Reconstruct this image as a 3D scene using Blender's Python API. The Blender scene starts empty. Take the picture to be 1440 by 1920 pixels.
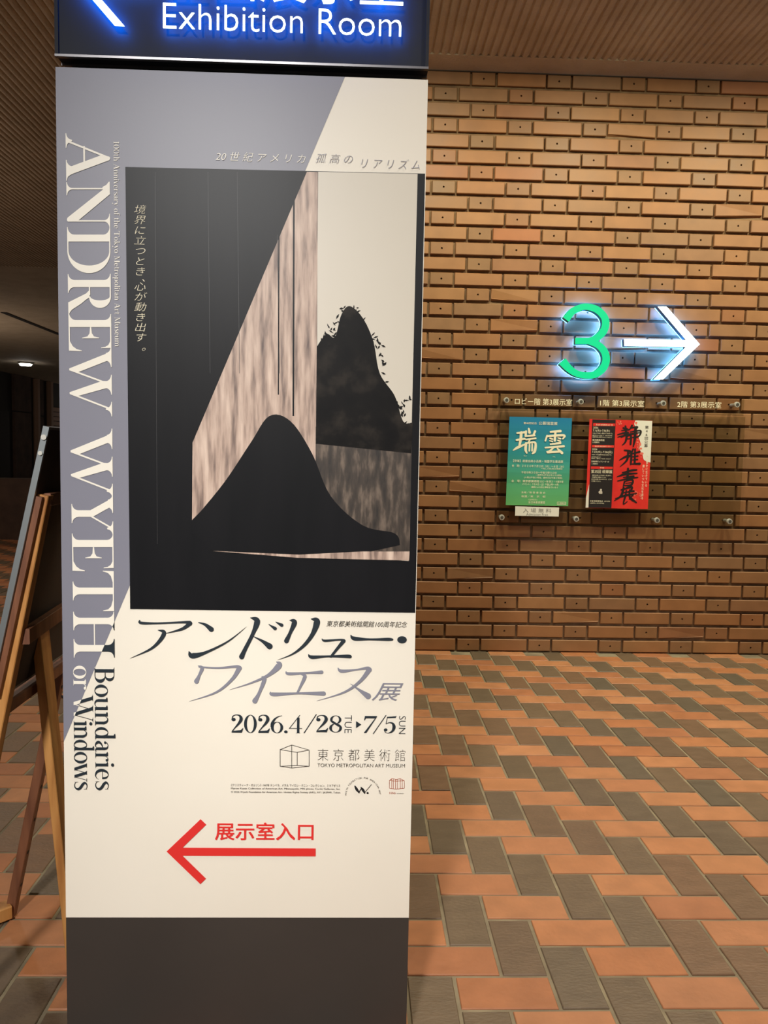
import bpy, math, random
from math import sin, cos, pi, radians, sqrt, atan2

# ------------------------------------------------------------------ camera, world, lights, exposure
scene = bpy.context.scene
COL = scene.collection
F_PX = 1483.137
YAW, PITCH, ROLL = 0.03142, -0.07772, 0.01956
CAM_Z = 1.16623
D = 4.54498            # brick wall face
CEIL = 3.272           # ceiling height
BOARD_Y = 1.45         # front of the sign post

def vec_add(a, b, s=1.0): return (a[0]+b[0]*s, a[1]+b[1]*s, a[2]+b[2]*s)
def cross(a, b): return (a[1]*b[2]-a[2]*b[1], a[2]*b[0]-a[0]*b[2], a[0]*b[1]-a[1]*b[0])
FW = (sin(YAW)*cos(PITCH), cos(YAW)*cos(PITCH), sin(PITCH))
_R0 = (cos(YAW), -sin(YAW), 0.0)
_U0 = cross(_R0, FW)
RT = tuple(cos(ROLL)*_R0[i]+sin(ROLL)*_U0[i] for i in range(3))
UP = tuple(-sin(ROLL)*_R0[i]+cos(ROLL)*_U0[i] for i in range(3))

def at(px, py, Y):
    """point of the vertical plane at depth Y seen at photo pixel (px, py)"""
    d = tuple(FW[i]*F_PX + RT[i]*(px-720) - UP[i]*(py-960) for i in range(3))
    t = Y/d[1]
    return (d[0]*t, Y, CAM_Z+d[2]*t)
def at_z(px, py, Z):
    d = tuple(FW[i]*F_PX + RT[i]*(px-720) - UP[i]*(py-960) for i in range(3))
    t = (Z-CAM_Z)/d[2]
    return (d[0]*t, d[1]*t, Z)
def to_px(p):
    q = (p[0], p[1], p[2]-CAM_Z)
    z = sum(q[i]*FW[i] for i in range(3))
    if z <= 0.01: return None
    return (720+F_PX*sum(q[i]*RT[i] for i in range(3))/z, 960-F_PX*sum(q[i]*UP[i] for i in range(3))/z)

from mathutils import Matrix, Vector
cam_data = bpy.data.cameras.new('camera')
cam_data.sensor_fit = 'VERTICAL'
cam_data.sensor_height = 36.0
cam_data.lens = 36.0*F_PX/1920.0
cam_data.clip_start = 0.05
cam = bpy.data.objects.new('camera', cam_data)
COL.objects.link(cam)
cam.matrix_world = Matrix(((RT[0], UP[0], -FW[0], 0.0), (RT[1], UP[1], -FW[1], 0.0), (RT[2], UP[2], -FW[2], CAM_Z), (0, 0, 0, 1)))
scene.camera = cam

world = bpy.data.worlds.new('world'); scene.world = world; world.use_nodes = True
bg = world.node_tree.nodes['Background']
bg.inputs[0].default_value = (1.0, 0.86, 0.74, 1); bg.inputs[1].default_value = 0.22

def area_light(name, loc, size, power, color, target=None, spread=180, size_y=None):
    l = bpy.data.lights.new(name, 'AREA'); l.shape = 'RECTANGLE' if size_y else 'DISK'
    l.size = size
    if size_y: l.size_y = size_y
    l.energy = power; l.color = color; l.spread = radians(spread)
    o = bpy.data.objects.new(name, l); COL.objects.link(o); o.location = loc
    if target:
        o.rotation_euler = (Vector(target)-Vector(loc)).to_track_quat('-Z', 'Y').to_euler()
    return o
WARM = (1.0, 0.88, 0.71)
for i, x in enumerate((0.35, 1.35, 2.35, 3.35)):
    area_light('downlight_lamp', (x, 3.45, CEIL-0.04), 0.16, 22, (1.0, 0.98, 0.70), (x, 4.05, 1.6), spread=150)
area_light('board_lamp', (-0.88, -2.4, CEIL-0.03), 0.34, 18, (1.0, 0.985, 0.96), (-0.22, 1.45, 0.74), 40)
area_light('floor_fill_light', (0.9, 0.9, CEIL-0.03), 0.3, 14, WARM, spread=100)  # unseen fill light, brightens the near floor
area_light('far_lamp', (-3.2, 6.5, CEIL-0.03), 0.3, 26, (1.0, 0.82, 0.66))
area_light('floor_fill_light', (1.5, 2.7, CEIL-0.04), 0.3, 10, WARM, spread=95)  # second fill, added to brighten the floor towards the brick wall
area_light('ceiling_fill_light', (-8.5, 13.0, 2.0), 1.2, 55, (1.0, 0.82, 0.68), (-6.5, 15.0, 3.3))  # added fill without a fixture, brightens the smooth far ceiling
area_light('ceiling_fill_light', (-5.2, 5.0, 2.2), 0.9, 34, (1.0, 0.84, 0.70), (-4.2, 5.6, 3.3))  # added out-of-view fill, lifts the ribbed ceiling on the left

vs = scene.view_settings
vs.view_transform = 'Standard'; vs.look = 'None'; vs.gamma = 1.0; vs.use_curve_mapping = False
vs.exposure = 0.0
scene.cycles.use_denoising = True
scene.cycles.max_bounces = 8
scene.cycles.sample_clamp_indirect = 6.0

# ------------------------------------------------------------------ helpers
random.seed(7)
def srgb(r, g, b):
    f = lambda c: (c/255/12.92) if c/255 <= 0.04045 else ((c/255+0.055)/1.055)**2.4
    return (f(r), f(g), f(b), 1.0)
MATS = {}
def new_mat(name, color, rough=0.6, metal=0.0, emit=None, emit_s=0.0, spec=0.5, coat=0.0):
    m = bpy.data.materials.new(name); m.use_nodes = True
    b = m.node_tree.nodes['Principled BSDF']
    b.inputs['Base Color'].default_value = color
    b.inputs['Roughness'].default_value = rough
    b.inputs['Metallic'].default_value = metal
    b.inputs['Specular IOR Level'].default_value = spec
    b.inputs['Coat Weight'].default_value = coat
    if emit:
        b.inputs['Emission Color'].default_value = emit
        b.inputs['Emission Strength'].default_value = emit_s
    MATS[name] = m
    return m
def nodes_of(m):
    nt = m.node_tree
    return nt, nt.nodes, nt.links, nt.nodes['Principled BSDF']
def noise_color(m, colors, scale=8.0, detail=5.0, stretch=(1, 1, 1), coord='Object', bump=0.0, bump_scale=None, bump_dist=0.002):
    nt, N, L, b = nodes_of(m)
    tc = N.new('ShaderNodeTexCoord'); mp = N.new('ShaderNodeMapping'); mp.inputs['Scale'].default_value = stretch
    L.new(tc.outputs[coord], mp.inputs[0])
    nz = N.new('ShaderNodeTexNoise'); nz.inputs['Scale'].default_value = scale; nz.inputs['Detail'].default_value = detail
    L.new(mp.outputs[0], nz.inputs['Vector'])
    cr = N.new('ShaderNodeValToRGB'); e = cr.color_ramp.elements
    n = len(colors)
    for i, c in enumerate(colors):
        p = 0.3+0.4*i/(n-1)
        if i < 2: e[i].position = p; e[i].color = c
        else:
            k = e.new(p); k.color = c
    L.new(nz.outputs['Fac'], cr.inputs[0]); L.new(cr.outputs[0], b.inputs['Base Color'])
    if bump:
        nb = N.new('ShaderNodeTexNoise'); nb.inputs['Scale'].default_value = bump_scale or scale*4; nb.inputs['Detail'].default_value = 4
        L.new(mp.outputs[0], nb.inputs['Vector'])
        bp = N.new('ShaderNodeBump'); bp.inputs['Strength'].default_value = bump; bp.inputs['Distance'].default_value = bump_dist
        L.new(nb.outputs['Fac'], bp.inputs['Height']); L.new(bp.outputs[0], b.inputs['Normal'])
    return m
def piece_mat(name, ramp, rough, rvar=0.1, grain=(1, 1, 1), gscale=30, gain=0.25, bump=0.3, bscale=60, bdist=0.001, spec=0.5):
    """fired clay pieces: one tone per piece (object or island), fine grain and relief over it"""
    m = new_mat(name, ramp[0][1], rough, spec=spec)
    nt, N, L, b = nodes_of(m)
    oi = N.new('ShaderNodeObjectInfo'); ge = N.new('ShaderNodeNewGeometry')
    ad = N.new('ShaderNodeMath'); ad.operation = 'ADD'; L.new(oi.outputs['Random'], ad.inputs[0]); L.new(ge.outputs['Random Per Island'], ad.inputs[1])
    fr = N.new('ShaderNodeMath'); fr.operation = 'FRACT'; L.new(ad.outputs[0], fr.inputs[0])
    cr = N.new('ShaderNodeValToRGB'); cr.color_ramp.interpolation = 'LINEAR'; e = cr.color_ramp.elements
    for i, (p, c) in enumerate(ramp):
        if i < 2: e[i].position = p; e[i].color = c
        else:
            k = e.new(p); k.color = c
    L.new(fr.outputs[0], cr.inputs[0])
    mp = N.new('ShaderNodeMapping'); mp.inputs['Scale'].default_value = grain; L.new(ge.outputs['Position'], mp.inputs[0])
    nz = N.new('ShaderNodeTexNoise'); nz.inputs['Scale'].default_value = gscale; nz.inputs['Detail'].default_value = 6; L.new(mp.outputs[0], nz.inputs['Vector'])
    mr = N.new('ShaderNodeMapRange'); mr.inputs[1].default_value = 0.3; mr.inputs[2].default_value = 0.7
    mr.inputs[3].default_value = 1-gain; mr.inputs[4].default_value = 1+gain; L.new(nz.outputs['Fac'], mr.inputs[0])
    mx = N.new('ShaderNodeVectorMath'); mx.operation = 'SCALE'; L.new(cr.outputs[0], mx.inputs[0]); L.new(mr.outputs[0], mx.inputs['Scale'])
    L.new(mx.outputs[0], b.inputs['Base Color'])
    n2 = N.new('ShaderNodeTexNoise'); n2.inputs['Scale'].default_value = bscale; n2.inputs['Detail'].default_value = 5; L.new(mp.outputs[0], n2.inputs['Vector'])
    bp = N.new('ShaderNodeBump'); bp.inputs['Strength'].default_value = bump; bp.inputs['Distance'].default_value = bdist
    L.new(n2.outputs['Fac'], bp.inputs['Height']); L.new(bp.outputs[0], b.inputs['Normal'])
    m2 = N.new('ShaderNodeMapRange'); m2.inputs[3].default_value = rough-rvar; m2.inputs[4].default_value = rough+rvar
    L.new(nz.outputs['Fac'], m2.inputs[0]); L.new(m2.outputs[0], b.inputs['Roughness'])
    return m

def mesh_of(name, verts, faces, mats, idx=None, smooth=False):
    me = bpy.data.meshes.new(name); me.from_pydata(verts, [], faces); me.update()
    for m in (mats if isinstance(mats, (list, tuple)) else [mats]): me.materials.append(m)
    if idx: me.polygons.foreach_set('material_index', idx)
    if smooth: me.polygons.foreach_set('use_smooth', [True]*len(faces))
    me.validate()
    return me
def link(name, me, parent=None, loc=(0, 0, 0), **props):
    o = bpy.data.objects.new(name, me); COL.objects.link(o); o.location = loc
    if parent: o.parent = parent
    for k, v in props.items(): o[k] = v
    return o
def empty(name, label, category, loc=(0, 0, 0), group=None):
    o = bpy.data.objects.new(name, None); COL.objects.link(o); o.location = loc
    o.empty_display_size = 0.1
    o['label'] = label; o['category'] = category
    if group: o['group'] = group
    return o
class MB:
    def __init__(s): s.v = []; s.f = []; s.mi = []
    def poly(s, pts, faces, mi=0):
        b = len(s.v); s.v += [tuple(p) for p in pts]
        for f in faces: s.f.append(tuple(b+i for i in f)); s.mi.append(mi)
    def box(s, x0, x1, y0, y1, z0, z1, mi=0):
        s.poly([(x0, y0, z0), (x1, y0, z0), (x1, y1, z0), (x0, y1, z0), (x0, y0, z1), (x1, y0, z1), (x1, y1, z1), (x0, y1, z1)],
               [(0, 3, 2, 1), (4, 5, 6, 7), (0, 1, 5, 4), (1, 2, 6, 5), (2, 3, 7, 6), (3, 0, 4, 7)], mi)
    def bar(s, a, b, w, d, side=(0, 1, 0), mi=0, bev=0.0):
        """square bar from a to b, w across, d along 'side'"""
        a = Vector(a); b = Vector(b); t = (b-a).normalized(); s1 = Vector(side); s1 = (s1-t*s1.dot(t)).normalized(); s2 = t.cross(s1)
        hw, hd = w/2, d/2; c = bev
        if c: prof = [(-hw+c, -hd), (hw-c, -hd), (hw, -hd+c), (hw, hd-c), (hw-c, hd), (-hw+c, hd), (-hw, hd-c), (-hw, -hd+c)]
        else: prof = [(-hw, -hd), (hw, -hd), (hw, hd), (-hw, hd)]
        n = len(prof)
        pts = [p+s2*u+s1*v for p in (a, b) for u, v in prof]
        s.poly(pts, [tuple(range(n))[::-1], tuple(range(n, 2*n))]+[(i, (i+1) % n, n+(i+1) % n, n+i) for i in range(n)], mi)
    def cyl(s, a, b, r, n=20, r2=None, mi=0):
        a = Vector(a); b = Vector(b); t = (b-a).normalized(); r2 = r if r2 is None else r2
        s1 = t.orthogonal().normalized(); s2 = t.cross(s1)
        pts = [a+(s1*cos(2*pi*i/n)+s2*sin(2*pi*i/n))*r for i in range(n)]+[b+(s1*cos(2*pi*i/n)+s2*sin(2*pi*i/n))*r2 for i in range(n)]
        s.poly(pts, [tuple(range(n))[::-1], tuple(range(n, 2*n))]+[(i, (i+1) % n, n+(i+1) % n, n+i) for i in range(n)], mi)
    def build(s, name, mats, parent=None, smooth=False, **props):
        return link(name, mesh_of(name, s.v, s.f, mats, s.mi, smooth), parent, **props)

# ------------------------------------------------------------------ flat shapes and lettering (2-D triangles)
def fill_poly(pts):
    """triangles of a simple polygon"""
    from mathutils.geometry import tessellate_polygon
    return [tuple(pts[i] for i in t) for t in tessellate_polygon([[Vector((p[0], p[1], 0)) for p in pts]])]
def disc(cx, cy, rx, ry=None, n=20):
    ry = rx if ry is None else ry
    return [((cx, cy), (cx+rx*cos(2*pi*i/n), cy+ry*sin(2*pi*i/n)), (cx+rx*cos(2*pi*(i+1)/n), cy+ry*sin(2*pi*(i+1)/n))) for i in range(n)]
def stroke(pts, smooth=True, cap=True, asp=1.0):
    """ribbon of varying width through (x, y, w)"""
    P = [tuple(map(float, p)) for p in pts]
    if smooth and len(P) > 2:
        Q = []
        E = [P[0]]+P+[P[-1]]
        for i in range(1, len(E)-2):
            for k in range(8):
                t = k/8
                Q.append(tuple(0.5*((2*E[i][c])+(-E[i-1][c]+E[i+1][c])*t+(2*E[i-1][c]-5*E[i][c]+4*E[i+1][c]-E[i+2][c])*t*t+(-E[i-1][c]+3*E[i][c]-3*E[i+1][c]+E[i+2][c])*t**3) for c in range(3)))
        Q.append(P[-1]); P = Q
    L = []; R = []
    for i, p in enumerate(P):
        a = P[max(0, i-1)]; b = P[min(len(P)-1, i+1)]
        dx, dy = b[0]-a[0], b[1]-a[1]; l = sqrt(dx*dx+dy*dy) or 1
        nx, ny = -dy/l, dx/l; w = max(p[2], 0.01)/2
        L.append((p[0]+nx*w, p[1]+ny*w)); R.append((p[0]-nx*w, p[1]-ny*w))
    T = []
    for i in range(len(P)-1):
        T += [(L[i], R[i], R[i+1]), (L[i], R[i+1], L[i+1])]
    if cap:
        T += disc(P[0][0], P[0][1], P[0][2]/2, n=12)+disc(P[-1][0], P[-1][1], P[-1][2]/2, n=12)
    return T
def quad(a, b, c, d): return [(a, b, c), (a, c, d)]
def rect(x0, y0, x1, y1): return quad((x0, y0), (x1, y0), (x1, y1), (x0, y1))
def seg(x0, y0, x1, y1, w): return stroke([(x0, y0, w), (x1, y1, w)], False, False)
def ring(cx, cy, rx, ry, t, h, n=36, a0=0, a1=2*pi):
    T = []
    for i in range(n):
        A = a0+(a1-a0)*i/n; B = a0+(a1-a0)*(i+1)/n
        o = [(cx+rx*cos(k), cy+ry*sin(k)) for k in (A, B)]; q = [(cx+(rx-t)*cos(k), cy+(ry-h)*sin(k)) for k in (A, B)]
        T += quad(o[0], o[1], q[1], q[0])
    return T
def serif(x, y, w, d, e=None, b=None, h=14, left=True, right=True):
    """bracketed serif on a stem of width w at (x, y), growing in direction d (+1 up, -1 down)"""
    e = 0.85*w if e is None else e; b = 0.9*e if b is None else b
    T = []
    for s, on in ((-1, left), (1, right)):
        if not on: continue
        base = x+s*w/2
        prev = (base+s*e, y+d*h*0.6)
        T += quad((x, y), (base+s*e, y), prev, (x, y+d*h))
        for k in range(1, 7):
            a = k/6*pi/2
            q = (base+s*e*(1-sin(a)), y+d*(h*0.6+b*(1-cos(a))))
            T.append(((x, y+d*h*0.5), prev, q)); prev = q
        T.append(((x, y+d*h*0.5), prev, (x, y+d*(b+h))))
    return T
def stem(x, y0, y1, w): return rect(x-w/2, y0, x+w/2, y1)
def slant(x0, y0, x1, y1, w): return quad((x0-w/2, y0), (x0+w/2, y0), (x1+w/2, y1), (x1-w/2, y1))
def bowl(x0, xr, y0, y1, t, h, n=16):
    """right half bowl from stem edge x0 out to xr"""
    ry = (y1-y0)/2; cy = (y0+y1)/2; xc = x0+(xr-x0)*0.38
    T = rect(x0, y1-h, xc, y1)+rect(x0, y0, xc, y0+h)
    return T+ring(xc, cy, xr-xc, ry, t, h, n, -pi/2, pi/2)

# a small high-contrast roman alphabet, cap height 1000
H_, T_ = 26, 120
def g_n(x=0):
    return stroke([(x+165, 500, 20), (x+280, 640, 45), (x+400, 610, 85), (x+460, 480, 118), (x+465, 380, 120)], cap=False)+stem(x+465, 0, 400, T_)+serif(x+465, 0, T_, 1, 80, 50)
def glyph(c):
    low = lambda x: serif(x, 0, T_, 1, 80, 50)
    top = lambda x, y=650: quad((x-130, y-20), (x-130, y-45), (x-60, y-90), (x-60, y))+rect(x-T_/2, y-10, x+T_/2, y)
    if c == ' ': return [], 300
    if c == 'o': return ring(285, 325, 265, 340, 125, H_), 570
    if c == 'n': return stem(130, 0, 650, T_)+low(130)+top(130)+g_n(), 610
    if c == 'm': return stem(130, 0, 650, T_)+low(130)+top(130)+g_n()+g_n(335), 950
    if c == 'h': return stem(130, 0, 1040, T_)+low(130)+top(130, 1040)+g_n(), 610
    if c == 'u': return stem(130, 180, 650, T_)+top(130)+stroke([(130, 220, T_), (150, 80, 95), (240, -2, 50), (340, 20, 26), (430, 130, 20)], cap=False)+stem(470, 0, 650, T_)+top(470)+serif(470, 0, T_, 1, 80, 50, left=False), 620
    if c == 'd': return ring(270, 325, 240, 340, 120, H_)+stem(450, 0, 1040, T_)+top(450, 1040)+serif(450, 0, T_, 1, 80, 50, left=False), 590
    if c == 'p': return ring(350, 325, 240, 340, 120, H_)+stem(140, -330, 650, T_)+top(140)+serif(140, -330, T_, 1, 80, 50), 610
    if c == 'a': return stem(370, 100, 480, T_)+stroke([(370, 470, T_), (340, 600, 80), (230, 652, 30), (130, 600, 34), (90, 530, 40)])+disc(110, 510, 58)+stroke([(350, 380, 20), (200, 330, 60), (100, 220, 110), (105, 100, 112), (190, 15, 60), (290, 30, 28), (350, 120, 20)], cap=False)+stroke([(372, 130, T_), (395, 40, 80), (460, 10, 30), (505, 60, 18)], cap=False), 510
    if c == 'r': return stem(130, 0, 650, T_)+low(130)+top(130)+stroke([(160, 480, 20), (250, 620, 30), (330, 640, 50)])+disc(355, 590, 62), 430
    if c == 'i': return stem(130, 0, 650, T_)+low(130)+top(130)+disc(130, 880, 75), 270
    if c == 'l': return stem(130, 0, 1040, T_)+low(130)+top(130, 1040), 270
    if c == 'e': return rect(90, 340, 470, 362)+stroke([(430, 350, 85), (410, 540, 75), (290, 655, 28), (150, 560, 95), (85, 320, 125), (150, 90, 110), (300, -2, 50), (420, 50, 25), (480, 150, 16)], cap=False), 520
    if c == 's': return stroke([(370, 600, 22), (290, 645, 30), (180, 640, 50), (95, 540, 100), (170, 420, 125), (300, 320, 130), (385, 190, 110), (330, 50, 60), (200, -5, 34), (100, 40, 26), (60, 110, 18)], cap=False)+rect(372, 480, 390, 650)+rect(52, 0, 70, 190), 450
    if c == 't': return stem(160, 100, 820, 100)+rect(20, 622, 350, 648)+stroke([(165, 140, 105), (190, 30, 70), (260, 0, 30), (350, 80, 18)], cap=False)+[((60, 640), (160, 640), (160, 820))], 370
    if c == 'f': return stem(150, 0, 850, T_)+low(150)+rect(20, 622, 360, 648)+stroke([(150, 840, T_), (190, 1000, 70), (290, 1045, 35)])+disc(345, 990, 58), 350
    if c == 'v': return slant(80, 650, 270, 0, 135)+slant(290, 0, 430, 650, 28)+rect(0, 630, 210, 650)+rect(340, 630, 510, 650), 500
    if c == 'y': return slant(80, 650, 275, 40, 135)+slant(180, -260, 430, 650, 28)+rect(0, 630, 210, 650)+rect(340, 630, 510, 650)+disc(130, -260, 62)+stroke([(130, -310, 20), (170, -300, 30), (200, -220, 26)]), 500
    if c == 'k': return stem(130, 0, 1040, T_)+low(130)+top(130, 1040)+slant(170, 250, 420, 640, 28)+slant(270, 390, 470, 0, 150)+rect(320, 630, 520, 650)+rect(370, 0, 590, 20), 590
    if c == 'w': return slant(80, 650, 270, 0, 130)+slant(290, 0, 430, 600, 26)+slant(430, 650, 600, 0, 130)+slant(620, 0, 770, 650, 26)+rect(0, 630, 200, 650)+rect(340, 630, 530, 650)+rect(690, 630, 840, 650), 830
    if c == 'W': return slant(90, 1000, 350, 0, 150)+slant(370, 0, 600, 900, 30)+slant(560, 1000, 830, 0, 150)+slant(850, 0, 1080, 1000, 30)+serif(90, 1000, 150, -1, 80, 50)+serif(560, 1000, 150, -1, 80, 50)+serif(1080, 1000, 30, -1, 110, 60), 1150
    if c == 'B': return stem(160, 0, 1000, 140)+serif(160, 0, 140, 1, 90, 60, right=False)+serif(160, 1000, 140, -1, 90, 60, right=False)+bowl(200, 600, 520, 1000, 130, 28)+bowl(200, 670, 0, 545, 145, 28), 720
    if c == 'T': return stem(400, 0, 1000, 140)+serif(400, 0, 140, 1, 110, 60)+rect(40, 968, 760, 1000)+fill_poly([(40, 1000), (20, 740), (50, 740), (110, 910), (200, 970)])+fill_poly([(760, 1000), (600, 970), (690, 910), (750, 740), (780, 740)]), 800
    if c == 'U': return stem(170, 300, 1000, 140)+serif(170, 1000, 140, -1, 90, 60)+stroke([(170, 330, 140), (200, 120, 110), (380, 0, 40), (560, 90, 32), (620, 330, 28)], cap=False)+stem(620, 320, 1000, 28)+serif(620, 1000, 28, -1, 110, 60), 780
    if c == 'E': return stem(170, 0, 1000, 140)+serif(170, 0, 140, 1, 90, 60)+serif(170, 1000, 140, -1, 90, 60)+rect(170, 968, 640, 1000)+rect(170, 0, 660, 32)+rect(170, 490, 480, 518)+fill_poly([(640, 1000), (500, 970), (590, 900), (630, 730), (655, 730)])+fill_poly([(660, 0), (690, 290), (660, 290), (610, 110), (500, 30)])+fill_poly([(495, 350), (495, 660), (470, 660), (440, 520), (440, 490), (470, 350)]), 730
    if c == 'S': return stroke([(520, 900, 26), (420, 985, 34), (280, 985, 60), (150, 850, 130), (200, 680, 150), (400, 500, 165), (540, 330, 150), (540, 140, 120), (400, 10, 55), (260, 10, 34), (120, 110, 26)], cap=False)+rect(520, 720, 548, 1000)+rect(80, 0, 108, 300), 650
    if c == 'N': return stem(150, 0, 1000, 34)+serif(150, 0, 34, 1, 110, 60)+fill_poly([(40, 1000), (250, 1000), (720, 150), (720, 0), (670, 0), (150, 900)])+stem(705, 0, 1000, 34)+serif(705, 1000, 34, -1, 110, 60), 850
    if c == 'A': return slant(330, 0, 330, 0, 0)+slant(130, 20, 390, 1000, 34)+slant(400, 1000, 660, 0, 150)+rect(210, 320, 570, 350)+serif(130, 0, 34, 1, 110, 60)+serif(660, 0, 150, 1, 80, 60), 820
    if c == 'M': return stem(150, 0, 1000, 34)+serif(150, 0, 34, 1, 110, 60)+fill_poly([(40, 1000), (240, 1000), (520, 180), (500, 0), (440, 60), (150, 930)])+slant(490, 30, 790, 980, 34)+stem(830, 0, 1000, 140)+serif(830, 0, 140, 1, 80, 60)+serif(830, 1000, 140, -1, 80, 60, left=False), 1000
    if c == '0': return ring(330, 500, 290, 510, 130, 28), 650
    if c == '1': return stem(220, 0, 1000, 130)+serif(220, 0, 130, 1, 100, 60)+[((60, 850), (60, 880), (220, 1000)), ((60, 850), (220, 1000), (220, 900))], 430
    if c == '2': return disc(145, 740, 95)+stroke([(75, 760, 34), (120, 930, 50), (270, 1000, 40), (440, 940, 110), (490, 750, 150), (400, 540, 120), (230, 300, 60), (70, 60, 30)], cap=False)+fill_poly([(60, 0), (60, 40), (150, 110), (470, 140), (560, 250), (590, 250), (530, 0)]), 600
    if c == '4': return stem(450, 0, 880, 110)+rect(30, 250, 630, 282)+slant(45, 265, 520, 1020, 34)+serif(450, 0, 110, 1, 60, 40, h=8), 660
    if c == '5': return fill_poly([(150, 960), (560, 1000), (600, 1040), (560, 900), (160, 880)])+seg(165, 930, 130, 520, 30)+stroke([(135, 530, 26), (280, 620, 50), (450, 560, 110), (520, 350, 150), (460, 120, 110), (280, 0, 40), (130, 50, 34), (70, 200, 34)], cap=False)+disc(135, 190, 88), 620
    if c == '6': return ring(330, 310, 280, 320, 125, 28)+stroke([(560, 980, 20), (400, 930, 45), (230, 790, 85), (110, 560, 120), (90, 330, 110)], cap=False), 640
    if c == '7': return fill_poly([(70, 1000), (640, 1000), (640, 960), (560, 860), (130, 860), (70, 740), (45, 740)])+fill_poly([(640, 990), (590, 930), (80, 0), (200, 0), (640, 960)]), 620
    if c == '8': return ring(330, 255, 285, 265, 120, 28)+ring(330, 750, 250, 250, 105, 28)+seg(180, 640, 490, 370, 110), 650
    if c == '.': return disc(110, 70, 82), 240
    if c == '/': return slant(-40, -60, 500, 1060, 44), 460
    return rect(50, 0, 400, 700), 480
def roman(text, track=0):
    T = []; x = 0
    for c in text:
        g, a = glyph(c)
        T += [tuple((p[0]+x, p[1]) for p in t) for t in g]; x += a+track
    return T
_fc = bpy.data.curves.new('font_source', 'FONT'); _fo = bpy.data.objects.new('font_source', _fc); COL.objects.link(_fo)
_cache = {}
def sans(text, bold=0.0, vertical=False, slant_=0.0):
    """triangles of Blender's own font"""
    bold = min(bold, 0.0)      # thickening breaks the counters of dense characters
    key = (text, bold, vertical, slant_)
    if key in _cache: return _cache[key]
    T = []
    if vertical:
        y = 0
        for c in text:
            if c == ' ': y -= 0.6; continue
            g = sans(c, bold)
            dx = 0.5-(min(p[0] for t in g for p in t)+max(p[0] for t in g for p in t))/2 if c not in '、。' else 0.62
            up = 0.42 if c == '、' else 0.1 if c == '。' else 0
            T += [tuple((p[0]+dx+slant_*(p[1]-0.35), p[1]+y+up) for p in t) for t in g]; y -= 0.5 if c == '、' else 1.06
        _cache[key] = T
        return T
    _fc.body = text; _fc.size = 1.0; _fc.offset = bold; _fc.resolution_u = 3
    bpy.context.view_layer.update()
    dg = bpy.context.evaluated_depsgraph_get()
    me = bpy.data.meshes.new_from_object(_fo.evaluated_get(dg))
    me.calc_loop_triangles()
    V = [v.co.xy[:] for v in me.vertices]
    T = [tuple(V[i] for i in t.vertices) for t in me.loop_triangles]
    bpy.data.meshes.remove(me)
    _cache[key] = T
    return T
def bbox(T):
    xs = [p[0] for t in T for p in t]; ys = [p[1] for t in T for p in t]
    return min(xs), min(ys), max(xs), max(ys)
def fit(T, X0, Z0, X1, Z1, shear=0.0, rot=False):
    """fit triangles into the rectangle (X0, Z0)-(X1, Z1) of a vertical plane; rot turns them a quarter clockwise"""
    T = [tuple((p[0]+shear*p[1], p[1]) for p in t) for t in T]
    a, b, c, d = bbox(T)
    if rot:
        return [tuple((X0+(p[1]-b)/(d-b)*(X1-X0), Z1-(p[0]-a)/(c-a)*(Z1-Z0)) for p in t) for t in T]
    return [tuple((X0+(p[0]-a)/(c-a)*(X1-X0), Z0+(p[1]-b)/(d-b)*(Z1-Z0)) for p in t) for t in T]
def rect_at(Y, x0, y0, x1, y1, o=(0, 0), s=1.0):
    """plane rectangle whose lower left, right and top edges are seen at those photo pixels"""
    x0, x1 = o[0]+x0*s, o[0]+x1*s; y0, y1 = o[1]+y0*s, o[1]+y1*s
    p = at(x0, y1, Y); q = at(x0, y0, Y)
    yr = y1+(x1-x0)*(1771-y1)/(48040-x0)
    r = at(x1, yr, Y)
    return p[0], p[2], r[0], q[2]
def clip(T, side):
    """keep the part of the triangles where side(p) > 0"""
    out = []
    for t in T:
        pts = list(t); res = []
        for i in range(3):
            a, b = pts[i], pts[(i+1) % 3]; sa, sb = side(a), side(b)
            if sa > 0: res.append(a)
            if (sa > 0) != (sb > 0):
                k = sa/(sa-sb); res.append((a[0]+(b[0]-a[0])*k, a[1]+(b[1]-a[1])*k))
        for i in range(1, len(res)-1): out.append((res[0], res[i], res[i+1]))
    return out
def union(T):
    """one clean layer: overlapping triangles of strokes become non-overlapping ones"""
    from mathutils.geometry import delaunay_2d_cdt
    K = 1000.0; idx = {}; V = []; F = []
    for t in T:
        a, b, c = t
        ar = (b[0]-a[0])*(c[1]-a[1])-(c[0]-a[0])*(b[1]-a[1])
        if abs(ar)*K*K < 1e-7: continue
        if ar < 0: b, c = c, b
        q = []
        for p in (a, b, c):
            k = (round(p[0]*K, 4), round(p[1]*K, 4))
            if k not in idx: idx[k] = len(V); V.append(Vector(k))
            q.append(idx[k])
        if len(set(q)) == 3: F.append(q)
    if not F: return []
    v, e, f, ov, oe, of = delaunay_2d_cdt(V, [], F, 1, 1e-4)
    return [tuple((v[i].x/K, v[i].y/K) for i in t) for t, o in zip(f, of) if o and len(t) == 3]
FONT_PARTS = ('text', 'museum_name', 'title_suffix', 'museum_anniversary')
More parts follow.
